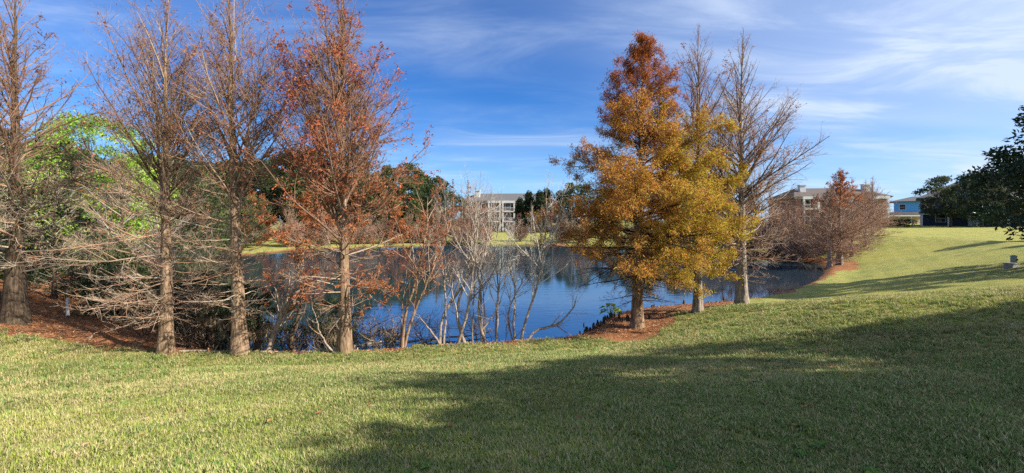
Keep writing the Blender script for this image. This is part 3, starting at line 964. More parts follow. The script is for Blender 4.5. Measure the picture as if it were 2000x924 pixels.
# ------------------------------------------------------------------ leafy trees
def broadleaf(name, label, loc, H, rad, seed, cols, cat='tree', group=None, n=6000, leaf=(0.22, 0.4), base=0.25, trunk_r=0.16, clumps=60,
              clump_r=0.55, wleaf=0.6, bark=None, shape='round', sink=0.3, material=None, stems=1, droop=0.1, hollow=0.35, twigs=True):
    rng = np.random.default_rng(seed)
    root = thing(name, label, cat, loc, 0.0, group)
    bark = bark or M_DARKB
    k = 10
    t = np.linspace(0, 1, k)
    P = np.zeros((k, 3)); P[:, 2] = -sink + t * (H * 0.86 + sink)
    P[:, :2] = np.cumsum(rng.normal(0, .05 * H / 8, (k, 2)), 0) * t[:, None]
    Rr = trunk_r * ((1 - t) ** 0.8 * .93 + .07)
    obj('trunk', trunk_mesh('trunk', P, Rr, 0.45, rng, 10, 5, .35), bark, root)
    nl = 16
    u = base * 0.75 + (0.95 - base * .75) * (np.arange(nl) + rng.random(nl)) / nl
    pos, _ = sample(P[None], np.zeros(nl, int), u)
    az = np.arange(nl) * 2.4 + rng.normal(0, .4, nl); el = np.radians(20 + 45 * u + rng.normal(0, 8, nl))
    d = np.stack([np.cos(az) * np.cos(el), np.sin(az) * np.cos(el), np.sin(el)], 1)
    L = rad * rng.uniform(.65, .98, nl) * (1.05 - .55 * u ** 2)
    C = polyline(pos, d, L, 6, .3, .09, rng)
    CR = (0.018 * L + .01)[:, None] * (1 - .75 * np.linspace(0, 1, 6))
    acc = Acc(); acc.tubes(C, CR, 5, c=(.11, .085, .065))
    B, BR, _, _ = children(C, CR, 2.2, rng, (30, 60), (.3, .6), 4, .25, .1, .2, 1, 60, .006)
    acc.tubes(B, BR, 3, tip=True, c=(.10, .08, .06))
    obj('limbs', acc.mesh('limbs'), M_TWIG, root)
    # clumps of leaves spread through the crown
    z0, z1 = base * H, H
    cz = rng.random(clumps)
    if shape == 'cone':
        prof = (1 - cz) ** 0.75 * .95 + .06
    elif shape == 'skirt':
        prof = np.clip(1.08 - cz ** 1.5, .12, 1) * np.clip(cz * 9 + .45, 0, 1)
    else:
        prof = np.sqrt(np.clip(1 - (2 * cz - 1) ** 2, 0, 1)) * .9 + .12
    rr = rad * prof * np.sqrt(rng.uniform(hollow, 1.0, clumps))
    a = rng.uniform(0, 6.283, clumps)
    cc = np.stack([rr * np.cos(a), rr * np.sin(a), z0 + cz * (z1 - z0)], 1)
    cr = clump_r * rng.uniform(.6, 1.35, clumps)
    idx = rng.integers(0, clumps, n)
    off = rand_dirs(rng, n) * (rng.random(n) ** 0.5)[:, None]
    off[:, 2] *= .6
    p = cc[idx] + off * cr[idx][:, None]
    m = n
    dirs = nrm(off + rng.normal(size=(m, 3)) * .6 - UP * droop)
    Lf = rng.uniform(*leaf, m)
    nv = nrm(UP * 0.6 + rng.normal(size=(m, 3)) * .7)
    v, q = leaf_quads(p, dirs, nv, Lf, Lf * wleaf, .12)
    ccol = pal(rng, clumps, cols, .2)
    c = ccol[idx] * rng.uniform(.65, 1.35, (m, 1))
    fa = Acc(); fa.add(v, q, None, np.repeat(c, 4, 0))
    obj('crown', fa.mesh('crown', False), material or M_LEAF, root)
    return root


def place_copy(src, loc, rotz, s, label=None, group=None, sz=None):
    o = copy_tree(src)
    o.location = loc; o.rotation_euler.z = rotz; o.scale = (s, s, sz or s)
    if label: o['label'] = label
    if group: o['group'] = group
    return o


DKGREEN = [(.040, .065, .022), (.055, .080, .026), (.030, .050, .020), (.075, .095, .035)]
OLIVE = [(.075, .095, .032), (.10, .115, .042), (.055, .075, .030)]
LIMEG = [(.25, .41, .05), (.31, .46, .06), (.18, .30, .045), (.33, .44, .08)]
MAGN = [(.026, .050, .018), (.036, .062, .022), (.018, .034, .014)]

# magnolia at the right edge, and the trees beyond the frame whose shade falls over the lawn
mag = broadleaf('magnolia_tree', 'dark glossy magnolia reaching in at the right edge of the lawn', at_ground(27.5, 18.3), 10.4, 4.9, 201, MAGN, n=42000, leaf=(.17, .28),
                base=.10, trunk_r=.2, clumps=150, clump_r=.75, wleaf=.42, shape='skirt', material=M_GLOSS, droop=.0)
SHADE = 'shade trees beyond the right edge'
sh0 = broadleaf('live_oak', 'live oak beyond the right edge shading the near lawn', at_ground(20.6, -0.9), 14.0, 5.6, 202, DKGREEN, n=26000, leaf=(.22, .4), base=.22, trunk_r=.3, clumps=170, clump_r=.95, group=SHADE)
for i, (x, y, s, rz, sz) in enumerate([(17.6, -5.2, .98, 2.7, .95), (27.0, -0.8, 1.0, 4.0, 1.0), (24.5, -7.4, 1.0, 5.2, 1.0)]):
    place_copy(sh0, at_ground(x, y), rz, s, 'live oak beyond the right edge shading the near lawn', SHADE, sz)
mag['group'] = 'magnolias along the right side'

# --- belt of trees beyond the pond
b1 = broadleaf('oak_tree', 'dark green oak in the belt beyond the pond', at_ground(-34, 96), 12.5, 5.2, 211, DKGREEN, n=6500, leaf=(.35, .7), base=.14, clumps=70, clump_r=1.1, trunk_r=.28, group='green oaks in the far belt')
b2 = broadleaf('oak_tree', 'dark green oak in the belt beyond the pond', at_ground(-26, 104), 14, 5.6, 212, OLIVE, n=6500, leaf=(.35, .7), base=.16, clumps=80, clump_r=1.1, trunk_r=.28, group='green oaks in the far belt')
b3 = broadleaf('cedar_tree', 'dark conical cedar beside the apartment block beyond the pond', at_ground(4.5, 108), 10.5, 2.6, 213, [(.035, .055, .025), (.05, .07, .035), (.028, .042, .022)], n=5000, leaf=(.3, .6), base=.1, clumps=70, clump_r=.7, trunk_r=.2, shape='cone', group='cedars by the apartment block')
rb = random.Random(5)
for i, (x, y, s) in enumerate([(-62, 92, 1.05), (-54, 84, .9), (-47, 92, 1.2), (-41, 100, 1.2), (-20, 98, .78), (-15.5, 106, .74), (-70, 100, 1.2), (-80, 95, 1.1), (-92, 100, 1.2),
                               (-104, 92, 1.1), (-66, 74, .85), (-76, 70, 1.0), (-88, 78, 1.0), (18, 116, .9), (27, 112, .95), (36, 118, 1.0), (46, 112, .95), (56, 116, .9), (66, 118, .85), (-30, 112, 1.05), (-37, 108, 1.1), (-58, 104, 1.2), (-48, 110, 1.2), (-25, 90, .78), (-44, 84, .85), (-29, 86, .8), (-35, 88, .9), (-39, 80, .85), (-50, 78, .95), (-22, 110, 1.0), (-56, 72, .85)]):
    s *= 1.15 if x < -18 else 1.0
    place_copy((b1, b2)[i % 2], at_ground(x, y), rb.uniform(0, 6.28), s * rb.uniform(.92, 1.08), group='green oaks in the far belt')
for (x, y, s) in [(7.2, 106, 1.0), (9.6, 110, 1.08), (12.2, 107, 1.0), (14.5, 111, 1.05), (2.2, 111, .85)]:
    place_copy(b3, at_ground(x, y), rb.uniform(0, 6.28), s)

# bare and rusty trees on the far bank
FAR = dict(n1=46, d2=2.4, d3=3.2, d4=1.6, rmin=.014, wob=.06)
cF = clumpy(9, 1.0, .3, .6)
f1 = cypress('far_bare_tree', 'bare pale-twigged tree on the far bank', at_ground(-11.8, 72.5), 12.0, .2, [(0, 2, 10, .3), (.2, 3.2, 35, .5), (.6, 3, 55, .5), (1, .6, 70, .3)], 301, group='bare trees on the far bank', bark=M_PALE, low_cols=WHITTW[1:2] + GREYTW, up_cols=GREYTW, leaders=((.2, 1, 70, 6), (.25, 4, 66, 6)), t0=.15, **FAR)
for (x, y, s) in [(-6.5, 74, .95), (-4.0, 77, .88), (-9.2, 76, .92), (3.5, 75, .62), (7.5, 76, .66), (11, 75, .6), (14, 77, .62), (-0.5, 74, .5), (5.5, 77, .58)]:
    place_copy(f1, at_ground(x, y), rb.uniform(0, 6.28), s)
f2 = cypress('far_red_cypress', 'young bald cypress in fine red twigs on the far bank, middle of three', at_ground(-10.2, 71.6), 11.0, .17, [(0, 1.8, 0, .1), (.15, 2.3, 5, .2), (.5, 1.7, 25, .3), (1, .3, 65, .2)], 302, low_cols=RUSSET + STRAW[3:4], up_cols=RUSSET, n1=60, d2=3, d3=4, d4=2, rmin=.011,
             leaf=dict(n=2500, where=lambda p, r: cF(p, r), len=(.14, .28), col=lambda p, r: pal(r, len(p), [(.30, .15, .09), (.36, .17, .09)], .3)))
for (x, y, s_) in [(-13.6, 73.0, .92), (-8.2, 74.5, 1.0)]:
    place_copy(f2, at_ground(x, y), x, s_, 'young bald cypress in fine red twigs on the far bank, ' + ('leftmost of three' if x < -12 else 'rightmost of three'))
ORG = [(.42, .14, .045), (.50, .19, .06), (.34, .11, .045)]
f3 = cypress('far_orange_cypress', 'small orange-leaved cypress on the far bank behind the left trees', at_ground(-19.5, 69.5), 6.6, .15, [(0, 2.0, 0, .1), (.2, 2.4, 8, .2), (.6, 1.3, 25, .3), (1, .3, 65, .2)], 303, low_cols=RUSSET, up_cols=RUSSET, n1=50, d2=2.6, d3=4, rmin=.012, t0=.1, group='orange cypresses on the far bank',
             leaf=dict(n=5000, where=lambda p, r: cF(p, r) + .15, len=(.16, .32), spread=.1, col=lambda p, r: pal(r, len(p), ORG, .3)))
for (x, y, s) in [(-38, 62, 1.15), (-31, 66, 1.25), (-26.5, 71, .9), (-15.4, 71.5, .85), (-42, 66, 1.3), (-35, 70, 1.3)]:
    place_copy(f3, at_ground(x, y), rb.uniform(0, 6.28), s)

# trees on the right bank, receding
RT = 'bare cypresses along the right bank'
cG = clumpy(10, 1.1, .3, .6)
gG = cypress('bald_cypress', 'rust-tipped bare cypress with orange crown at the right bank bend', at_ground(28.9, 36.1), 8.6, .22, [(0, 2.4, 0, .1), (.1, 3.4, 2, .15), (.3, 3.8, 14, .25), (.5, 3.2, 28, .4), (.75, 1.9, 45, .4), (1, .4, 70, .2)], 304, env=[(0, .6), (.8, 1.9), (2.6, 3.1), (4.4, 2.9), (6.0, 1.9), (7.4, .9), (8.7, .1)], n1=130, d2=4.6, d3=6.5, d4=3.4, rmin=.008, t0=.13, bark=M_CYPG, low_cols=RUSSET + [(.36, .22, .16)], up_cols=RUSSET,
             leaf=dict(n=5500, where=lambda p, r: cG(p, r) * sstep(4.6, 6.2, p[:, 2]) + .02, len=(.09, .18), col=lambda p, r: pal(r, len(p), [(.42, .14, .045), (.36, .12, .05), (.46, .20, .07)], .3)))
g2 = cypress('bald_cypress', 'bare pinkish cypress growing along the right pond bank', at_ground(27.6, 35.6), 7.2, .18, [(0, 2.6, 0, .1), (.1, 3.4, 4, .15), (.35, 3.4, 16, .25), (.6, 2.4, 35, .4), (1, .4, 70, .2)], 305, group=RT, env=[(0, .8), (.8, 2.4), (2.4, 3.0), (4.0, 2.6), (5.6, 1.5), (7.3, .2)], n1=105, d2=4.2, d3=6, d4=3.0, rmin=.0085, t0=.1, bark=M_CYPG, low_cols=RUSSET + [(.38, .25, .19), (.42, .28, .22)], up_cols=RUSSET + [(.38, .25, .19)])
for (x, y, s) in [(33.2, 40.0, .9), (36.6, 42.4, .92), (30.6, 43.0, .8), (30.2, 48, 1.0), (27, 52.5, 1.0), (40.5, 46, .9), (43.5, 49.5, .85), (23.5, 57, .8), (46.5, 54, .85), (33.5, 45.5, .85), (28.8, 50.5, .9), (25.5, 55.5, .9), (31.5, 39.5, .75), (20.5, 60.5, .8)]:
    place_copy(g2, at_ground(x, y), rb.uniform(0, 6.28), s)

bb = cypress('bare_bush', 'low bare pinkish bush on the right bank', at_ground(29.6, 42.0), 3.2, .06, [(0, 1.5, 20, .3), (.3, 1.8, 40, .4), (1, .6, 70, .2)], 306, cat='bush', group='bare bushes on the right bank', n1=70, t0=.02, flare=.3,
             env=[(0, 1.2), (1.0, 2.2), (2.2, 2.0), (3.4, .8)], d2=4, d3=6, d4=2.5, rmin=.009, low_cols=RUSSET + [(.40, .26, .20), (.44, .30, .24)], up_cols=RUSSET + [(.40, .26, .20)], leaders=((.05, 1, 55, 2.6), (.05, 3, 55, 2.6), (.05, 5, 55, 2.6)))
for (x, y, s) in [(30.4, 44.5, 1.1), (30.0, 46.8, 1.2), (28.9, 49, 1.1), (27.5, 51.4, 1.25), (25.6, 53.6, 1.15), (23.4, 56, 1.2), (21.0, 58.6, 1.2), (18.4, 61, 1.1), (32.5, 43.5, 1.0), (31.6, 47.5, 1.3), (29.8, 52, 1.4), (26.5, 57, 1.4), (34.5, 44.0, 1.0)]:
    place_copy(bb, at_ground(x, y), rb.uniform(0, 6.28), s)

for (x, y, s_) in [(-27, 67.5, 1.2), (-24, 68.5, 1.1), (-21.5, 70, 1.3), (-18, 71.5, 1.2), (-16.2, 71, 1.0), (-13, 71.2, 1.2), (-9.5, 70.8, 1.1), (-7.4, 71.5, 1.2), (-5, 71.4, 1.0), (-30, 64.5, 1.2), (-33, 61, 1.3), (1.5, 76, 1.0), (9, 73, 1.1), (12.5, 71, 1.2)]:
    place_copy(bb, at_ground(x, y), rb.uniform(0, 6.28), s_, None, 'bare bushes on the far bank')

# --- woods on the left, behind the near trees
lime = broadleaf('lime_green_tree', 'bright lime-green leafy tree in the woods on the left', at_ground(-24.6, 24.0), 9.6, 3.6, 221, LIMEG, n=26000, leaf=(.09, .17), base=.12, clumps=190, clump_r=.62, trunk_r=.14)
w1 = broadleaf('woodland_tree', 'dull green leafy tree standing in the left woods', at_ground(-23.5, 30), 8.6, 3.0, 222, OLIVE + DKGREEN[:2] + [(.14, .17, .05)], n=8000, leaf=(.14, .28), base=.12, clumps=90, clump_r=.65, trunk_r=.14, group='green trees of the left woods')
for (x, y, s) in [(-30, 37, 1.1), (-36, 31, 1.15), (-33, 22, .95), (-26, 20.5, .62), (-38, 42, 1.2), (-45, 36, 1.25), (-42, 50, 1.15), (-50, 52, 1.25), (-27, 34, .85), (-40, 25, 1.1), (-37, 57, .9), (-31, 29, .8), (-35.5, 47, .95)]:
    place_copy(w1, at_ground(x, y), rb.uniform(0, 6.28), s)
wb = cypress('woodland_bare_tree', 'thin bare tree among the left woods', at_ground(-20.5, 21.5), 7.5, .11, [(0, 1.8, 15, .2), (.3, 2.6, 30, .4), (.7, 1.9, 50, .4), (1, .4, 70, .2)], 311, group='bare trees of the left woods', n1=60, d2=3.6, d3=5, d4=2.6, rmin=.005, t0=.08, low_cols=STRAW + GREYTW, up_cols=GREYTW + RUSSET[:2], bark=M_DARKB)
for (x, y, s) in [(-17.0, 19.5, .62), (-15.2, 17.6, .5), (-22.5, 26.5, .95), (-29, 31, 1.0), (-19, 17.0, .75), (-33.5, 39, 1.1), (-26.5, 17.5, 1.0), (-32, 18, 1.1), (-24.5, 19.2, .85)]:
    place_copy(wb, at_ground(x, y), rb.uniform(0, 6.28), s)

# undergrowth: dark bushes
ub = broadleaf('dark_bush', 'dark leafy bush in the shaded undergrowth on the left', at_ground(-15.2, 16.0), 1.9, 1.35, 231, DKGREEN + [(.10, .075, .05), (.07, .05, .035)], cat='bush', n=2600, leaf=(.08, .2), base=.02, clumps=40, clump_r=.36, trunk_r=.04, wleaf=.4, group='dark undergrowth bushes on the left')
for (x, y, s) in [(-13.2, 16.6, .95), (-17.5, 18.0, 1.2), (-12.0, 15.4, .8), (-14.5, 18.5, 1.25), (-19.8, 19.0, 1.3), (-16.5, 21.5, 1.4), (-21, 22.5, 1.5), (-11.3, 14.6, .6), (-24.5, 21.0, 1.4), (-18.5, 24.5, 1.5), (-23, 17.5, 1.2), (-28, 23.5, 1.5), (-22.5, 27.5, 1.5), (-26, 31, 1.4), (-29.5, 35, 1.5), (-32.5, 41, 1.4), (-34.5, 48, 1.4), (-31, 27, 1.5), (-35, 22, 1.6), (-29, 19, 1.4), (-10.4, 14.9, .62), (-9.2, 14.7, .6), (-8.2, 15.0, .62), (-7.0, 14.6, .55), (-6.2, 14.9, .6), (-5.5, 14.4, .5), (-4.6, 14.8, .5), (-11.2, 16.4, .9)]:
    place_copy(ub, at_ground(x, y), rb.uniform(0, 6.28), s, sz=s * rb.uniform(.8, 1.2))


# ------------------------------------------------------------------ multi-stemmed shrubs at the water's edge
def smooth_path(pts, k):
    p = np.array(pts, float)
    if len(p) == 2:
        p = np.stack([p[0], (p[0] + p[1]) / 2, p[1]])
    q = np.concatenate([[2 * p[0] - p[1]], p, [2 * p[-1] - p[-2]]])
    res = []
    for s_ in np.linspace(0, len(p) - 1, k):
        i = min(int(s_), len(p) - 2); t = s_ - i
        a, b, c, d = q[i], q[i + 1], q[i + 2], q[i + 3]
        res.append(.5 * (2 * b + (c - a) * t + (2 * a - 5 * b + 4 * c - d) * t * t + (3 * b - 3 * c + d - a) * t ** 3))
    return np.array(res)


def shrub(name, label, x, y, stems, seed, cat='shrub', group=None, cols=WHITTW, bark=None, d2=3.0, d3=5.0, d4=3.0, scale=.0172, leaf=None, rmin=.0035, lf=(.22, .5), sink=.15):
    """stems: (profile points in units of `scale` metres (across, up[, away]), foot radius in metres)"""
    rng = np.random.default_rng(seed)
    z = max(gz(x, y), -.25)
    root = thing(name, label, cat, (x, y, z), 0.0, group)
    SP, SR = [], []
    for pts, r in stems:
        p3 = [(a[0] * scale, (a[2] if len(a) > 2 else 0) * scale, a[1] * scale - (sink if j == 0 else 0)) for j, a in enumerate(pts)]
        p = smooth_path(p3, 14)
        w = np.cumsum(rng.normal(0, .018, (14, 3)), 0); w[0] = 0; w[:, 1] += np.linspace(0, rng.uniform(-.5, .5), 14)
        p = p + w
        rr = r * ((1 - np.linspace(0, 1, 14)) ** .8 * .88 + .12)
        rr[0] *= 1.35; rr[1] *= 1.1
        v, q, t, _ = tubes(p[None], rr[None], 8, tip=True)
        obj('stem', make_mesh('stem', v, q, t), bark or M_PALE, root)
        SP.append(p); SR.append(rr)
    SP = np.array(SP); SR = np.array(SR)
    acc = Acc()
    B, BR, _, _ = children(SP, SR, d2, rng, (25, 60), lf, 6, .55, .13, .28, 1, 90, rmin * 1.4, rratio=.6)
    acc.tubes(B, BR, 4, tip=True, c=pal(rng, len(B), cols))
    T3, T3R, _, _ = children(B, BR, d3, rng, (25, 60), (.3, .65), 4, .3, .14, .15, 1, 90, rmin, minn=2, lmin=.1)
    acc.tubes(T3, T3R, 3, tip=True, c=pal(rng, len(T3), cols))
    if d4:
        T4, T4R, _, _ = children(T3, T3R, d4, rng, (25, 60), (.35, .7), 3, .2, .12, .15, 1, 90, rmin * .8, minn=1, lmin=.08)
        acc.tubes(T4, T4R, 3, tip=True, c=pal(rng, len(T4), cols))
    obj('twigs', acc.mesh('twigs'), M_TWIG, root, kind='stuff')
    if leaf:
        n, cl, ln = leaf
        idx = rng.integers(0, len(T3), n)
        keep = rng.random(len(T3))[idx] < .5
        pos, tt = sample(T3, idx[keep], rng.random(keep.sum()))
        L = rng.uniform(*ln, len(pos))
        v, q = leaf_quads(pos, nrm(tt + rng.normal(size=(len(pos), 3)) * .8 - UP * .3), rand_dirs(rng, len(pos)), L, L * .4, .1)
        fa = Acc(); fa.add(v, q, None, np.repeat(pal(rng, len(pos), cl), 4, 0))
        obj('foliage', fa.mesh('foliage', False), M_LEAF, root)
    return root


shrub('bare_sapling', 'pale leaning bare trunk rising to the right behind the middle left cypress', -7.75, 13.0, [([(0, 0), (12, 50), (38, 100), (55, 140), (62, 220)], .10), ([(-6, 0), (6, 55), (22, 110), (26, 190)], .055)], 401, 'tree', cols=STRAW + RUSSET[:2], scale=.0163, leaf=(2200, RUSTLF, (.05, .12)))
shrub('dark_stump', 'dark broken stump standing in the water left of the reddish cypress', -7.05, 13.25, [([(0, 0), (-6, 45), (3, 85), (4, 130)], .10), ([(2, 60), (14, 90), (20, 150)], .03)], 402, 'stump', bark=M_DARKB, cols=DARKTW + RUSSET, d2=2.0, scale=.0163)
shrub('bare_sapling', 'thin curved pale stem sweeping down to the water beside the dark stump', -6.5, 13.3, [([(46, 8), (20, 40), (6, 75), (-4, 130)], .035), ([(46, 8), (80, 0), (110, -8)], .028)], 403, 'tree', cols=STRAW, scale=.0165, d2=1.6)
shrub('bare_willow', 'brown leaning multi-stem sapling with rusty leaf scraps right of the reddish cypress', -3.6, 13.35, [([(0, 0), (4, 70), (22, 130), (42, 220), (46, 300)], .06), ([(4, 0), (16, 60), (44, 130), (70, 190), (92, 260)], .05), ([(-6, 0), (-2, 90), (6, 190)], .03)], 404, 'tree', cols=STRAW + RUSSET, leaf=(2600, RUSTLF, (.05, .11)), bark=M_CYP)
shrub('bare_willow', 'pale bare willow with forked crooked stems, left of the white clump', -2.45, 13.75, [([(0, 0), (6, 60), (34, 110), (62, 165), (70, 235), (78, 310)], .055), ([(10, 0), (8, 80), (0, 165), (-12, 230)], .04), ([(14, 0), (-12, 45), (-30, 80)], .045)], 405, 'tree', cols=STRAW + GREYTW, d2=2.2, d3=4)
shrub('bare_willow', 'tall whitish bare willow with two upright stems over the pond', -1.85, 13.85, [([(24, 0), (6, 30), (-4, 80), (14, 140), (24, 215), (20, 330)], .062), ([(-4, 0), (16, 70), (26, 140), (38, 230), (56, 320)], .055), ([(30, 0), (34, 120), (44, 250)], .03)], 406, 'tree', cols=GREYTW + [(.46, .40, .33)], d2=2.4, d3=4, d4=2.4)
shrub('bare_willow', 'curved pale bare willow whose foot bends along the grass edge', -1.0, 13.95, [([(40, -4), (8, 6), (-8, 50), (-6, 120), (4, 200), (16, 300)], .066), ([(-2, 0), (-4, 110), (-14, 200), (-6, 310)], .045), ([(26, 0), (30, 110), (22, 200), (40, 300)], .034)], 407, 'tree', cols=GREYTW + [(.46, .40, .33)], d2=2.4, d3=4, d4=2.4)
shrub('bare_willow', 'slim straight pale sapling standing between the willow clumps', -.55, 14.1, [([(0, 0), (2, 90), (10, 170), (26, 240)], .032), ([(-22, 0), (-24, 100), (-30, 170)], .026)], 408, 'tree', cols=WHITTW[1:] + GREYTW, d2=2.8)
shrub('white_bare_shrub', 'white-stemmed bare shrub fanning over the open blue water', .15, 14.25, [([(0, 0), (-4, 40), (-2, 110), (-12, 170), (-6, 235)], .05), ([(4, 0), (20, 40), (44, 110), (58, 190), (62, 270), (60, 330)], .055), ([(8, 0), (40, 26), (88, 40), (122, 74), (134, 104)], .055), ([(-4, 0), (-14, 60), (14, 130), (20, 210)], .035), ([(60, 190), (84, 230), (96, 300)], .02)], 409, 'shrub', cols=[(.48, .43, .37), (.40, .35, .29), (.54, .49, .42)], d2=3.8, d3=6.0, rmin=.005, lf=(.2, .45))
shrub('dry_brush', 'low tangle of dry grey twigs at the grass edge between willow clumps', -.35, 14.2, [([(0, 0), (-10, 40), (-16, 70)], .012), ([(4, 0), (14, 36), (20, 74)], .012), ([(0, 0), (4, 50), (0, 84)], .012), ([(-10, 0), (-30, 30), (-44, 56)], .012), ([(10, 0), (34, 24), (52, 40)], .012)], 410, 'shrub', cols=DARKTW + GREYTW, d2=7, d3=6, bark=M_DARKB)
shrub('dry_brush', 'low tangle of dark twigs in the water under the willows', -2.1, 14.3, [([(0, 0), (-20, 30), (-46, 44)], .014), ([(4, 0), (24, 30), (46, 50)], .014), ([(0, 0), (-6, 40), (-2, 70)], .012), ([(-30, 0), (-60, 24), (-84, 30)], .014)], 411, 'shrub', cols=DARKTW + GREYTW, d2=7, d3=6, bark=M_DARKB)
shrub('dry_brush', 'tangle of dead twigs in the shadow between the first two cypresses', -9.3, 13.0, [([(0, 0), (-20, 30), (-46, 60)], .014), ([(4, 0), (24, 30), (46, 50)], .014), ([(0, 0), (-6, 40), (-2, 90)], .012), ([(-30, 0), (-60, 34), (-84, 50)], .014)], 412, 'shrub', cols=DARKTW + STRAW[:2], d2=7, d3=6, bark=M_DARKB, scale=.016)


for i, (x, y, lab) in enumerate([(-10.6, 13.4, 'tangle of dead twigs just left of the first cypress at the water'), (-6.0, 13.6, 'dark dead brush in the water left of the reddish cypress trunk'),
                                 (-4.3, 13.5, 'dark dead brush in the water right of the reddish cypress trunk'), (-7.4, 13.5, 'dead brush in the water around the dark stump'),
                                 (-3.0, 14.2, 'dead brush in the water behind the brown leaning sapling'), (-12.4, 13.9, 'dead brush heap on the needles left of the pond end'), (-14.0, 14.6, 'dead brush heap before the dark undergrowth at left'),
                                 (-1.3, 14.5, 'dead brush in the water behind the curved willow'), (-8.7, 14.6, 'dead brush hanging over dark water behind the middle cypress'),
                                 (-9.7, 13.2, 'dead brush at the foot of the small palms'), (-5.4, 14.4, 'dead brush standing in water behind the reddish cypress'), (-6.8, 14.3, 'dead brush over the water behind the dark stump'), (-3.9, 14.3, 'dead brush over the water left of the brown leaning sapling')]):
    rq = random.Random(700 + i)
    st = [([(rq.uniform(-12, 12), 0, rq.uniform(-10, 10)), (rq.uniform(-35, 35), rq.uniform(25, 50), rq.uniform(-20, 20)), (rq.uniform(-75, 75), rq.uniform(40, 100), rq.uniform(-30, 30))], rq.uniform(.010, .018)) for _ in range(7)]
    shrub('dry_brush', lab, x, y, st, 720 + i, 'shrub', cols=DARKTW + GREYTW[2:] + STRAW[2:3], d2=5, d3=5, d4=2, bark=M_DARKB, scale=.016)


# fallen branches
def fallen(label, x, y, pts, r, seed, cols, bark=None):
    rng = np.random.default_rng(seed)
    p = smooth_path([(a, b, 0) for a, b in pts], 12)
    p[:, 2] = ground(p[:, 0] + x, p[:, 1] + y); p[:, 2] = np.maximum(p[:, 2], -.02) + r * .8 + np.abs(np.cumsum(rng.normal(0, .012, 12)))
    root = thing('fallen_branch', label, 'branch', (x, y, 0), 0, 'fallen branches along the bank')
    rr = r * (1 - .75 * np.linspace(0, 1, 12))
    v, q, t, _ = tubes(p[None], rr[None], 7, tip=True)
    obj('bough', make_mesh('bough', v, q, t), bark or M_PALE, root)
    acc = Acc()
    B, BR, _, _ = children(p[None], rr[None], 5, rng, (25, 60), (.15, .35), 4, .2, .12, .2, 1, 50, .004)
    B[:, :, 2] = np.maximum(B[:, :, 2], p[:, 2].min() - .02)
    acc.tubes(B, BR, 4, tip=True, c=pal(rng, len(B), cols))
    obj('twigs', acc.mesh('twigs'), M_TWIG, root, kind='stuff')


fallen('pale fallen branch lying between the first two cypress trunks', -9.9, 12.2, [(0, 0), (.6, .1), (1.3, .05), (1.9, .25)], .035, 501, STRAW)
fallen('thin bleached branch lying on the rusty needles at far left', -12.9, 12.5, [(0, 0), (-.25, .35), (-.35, .7)], .022, 502, STRAW)
fallen('dark twiggy branch lying on grass edge left of the first cypress', -11.6, 12.15, [(0, 0), (.5, -.05), (1.1, .05)], .025, 503, DARKTW + STRAW[:1], M_DARKB)
fallen('grey fallen branch at grass edge between middle and reddish cypress', -7.6, 12.35, [(0, 0), (.8, .12), (1.5, 0), (2.3, .2)], .03, 504, STRAW)
fallen('thick weathered driftwood log at the foot of the curved willow', -.9, 13.85, [(0, 0), (.5, .05), (1.1, .2)], .08, 505, STRAW + GREYTW)
fallen('dark curved driftwood log beside the white-stemmed shrub', .0, 14.15, [(0, 0), (.6, .15), (1.3, .2), (1.9, .35)], .06, 506, DARKTW, M_DARKB)
fallen('half-sunk dark branch reaching into the water under the willows', -3.4, 13.9, [(0, 0), (.8, .7), (1.8, 1.0), (2.7, 1.6)], .045, 507, DARKTW + GREYTW, M_DARKB)
fallen('half-sunk pale branch in the water behind the reddish cypress', -5.4, 13.9, [(0, 0), (.9, .5), (1.8, .6), (2.6, 1.2)], .045, 508, GREYTW)
fallen('dark root-like branch along the litter point left of golden tree', 2.3, 14.9, [(0, 0), (.6, .35), (1.2, 1.0)], .06, 509, DARKTW, M_DARKB)
fallen('long dark fallen limb on needles between golden tree and its neighbour', 5.2, 17.0, [(0, 0), (.8, -.25), (1.7, -.6)], .05, 510, DARKTW, M_DARKB)
fallen('short broken log on needles between the two grey cypress trunks', 7.7, 16.9, [(0, 0), (.5, .02), (.95, .1)], .05, 511, GREYTW)


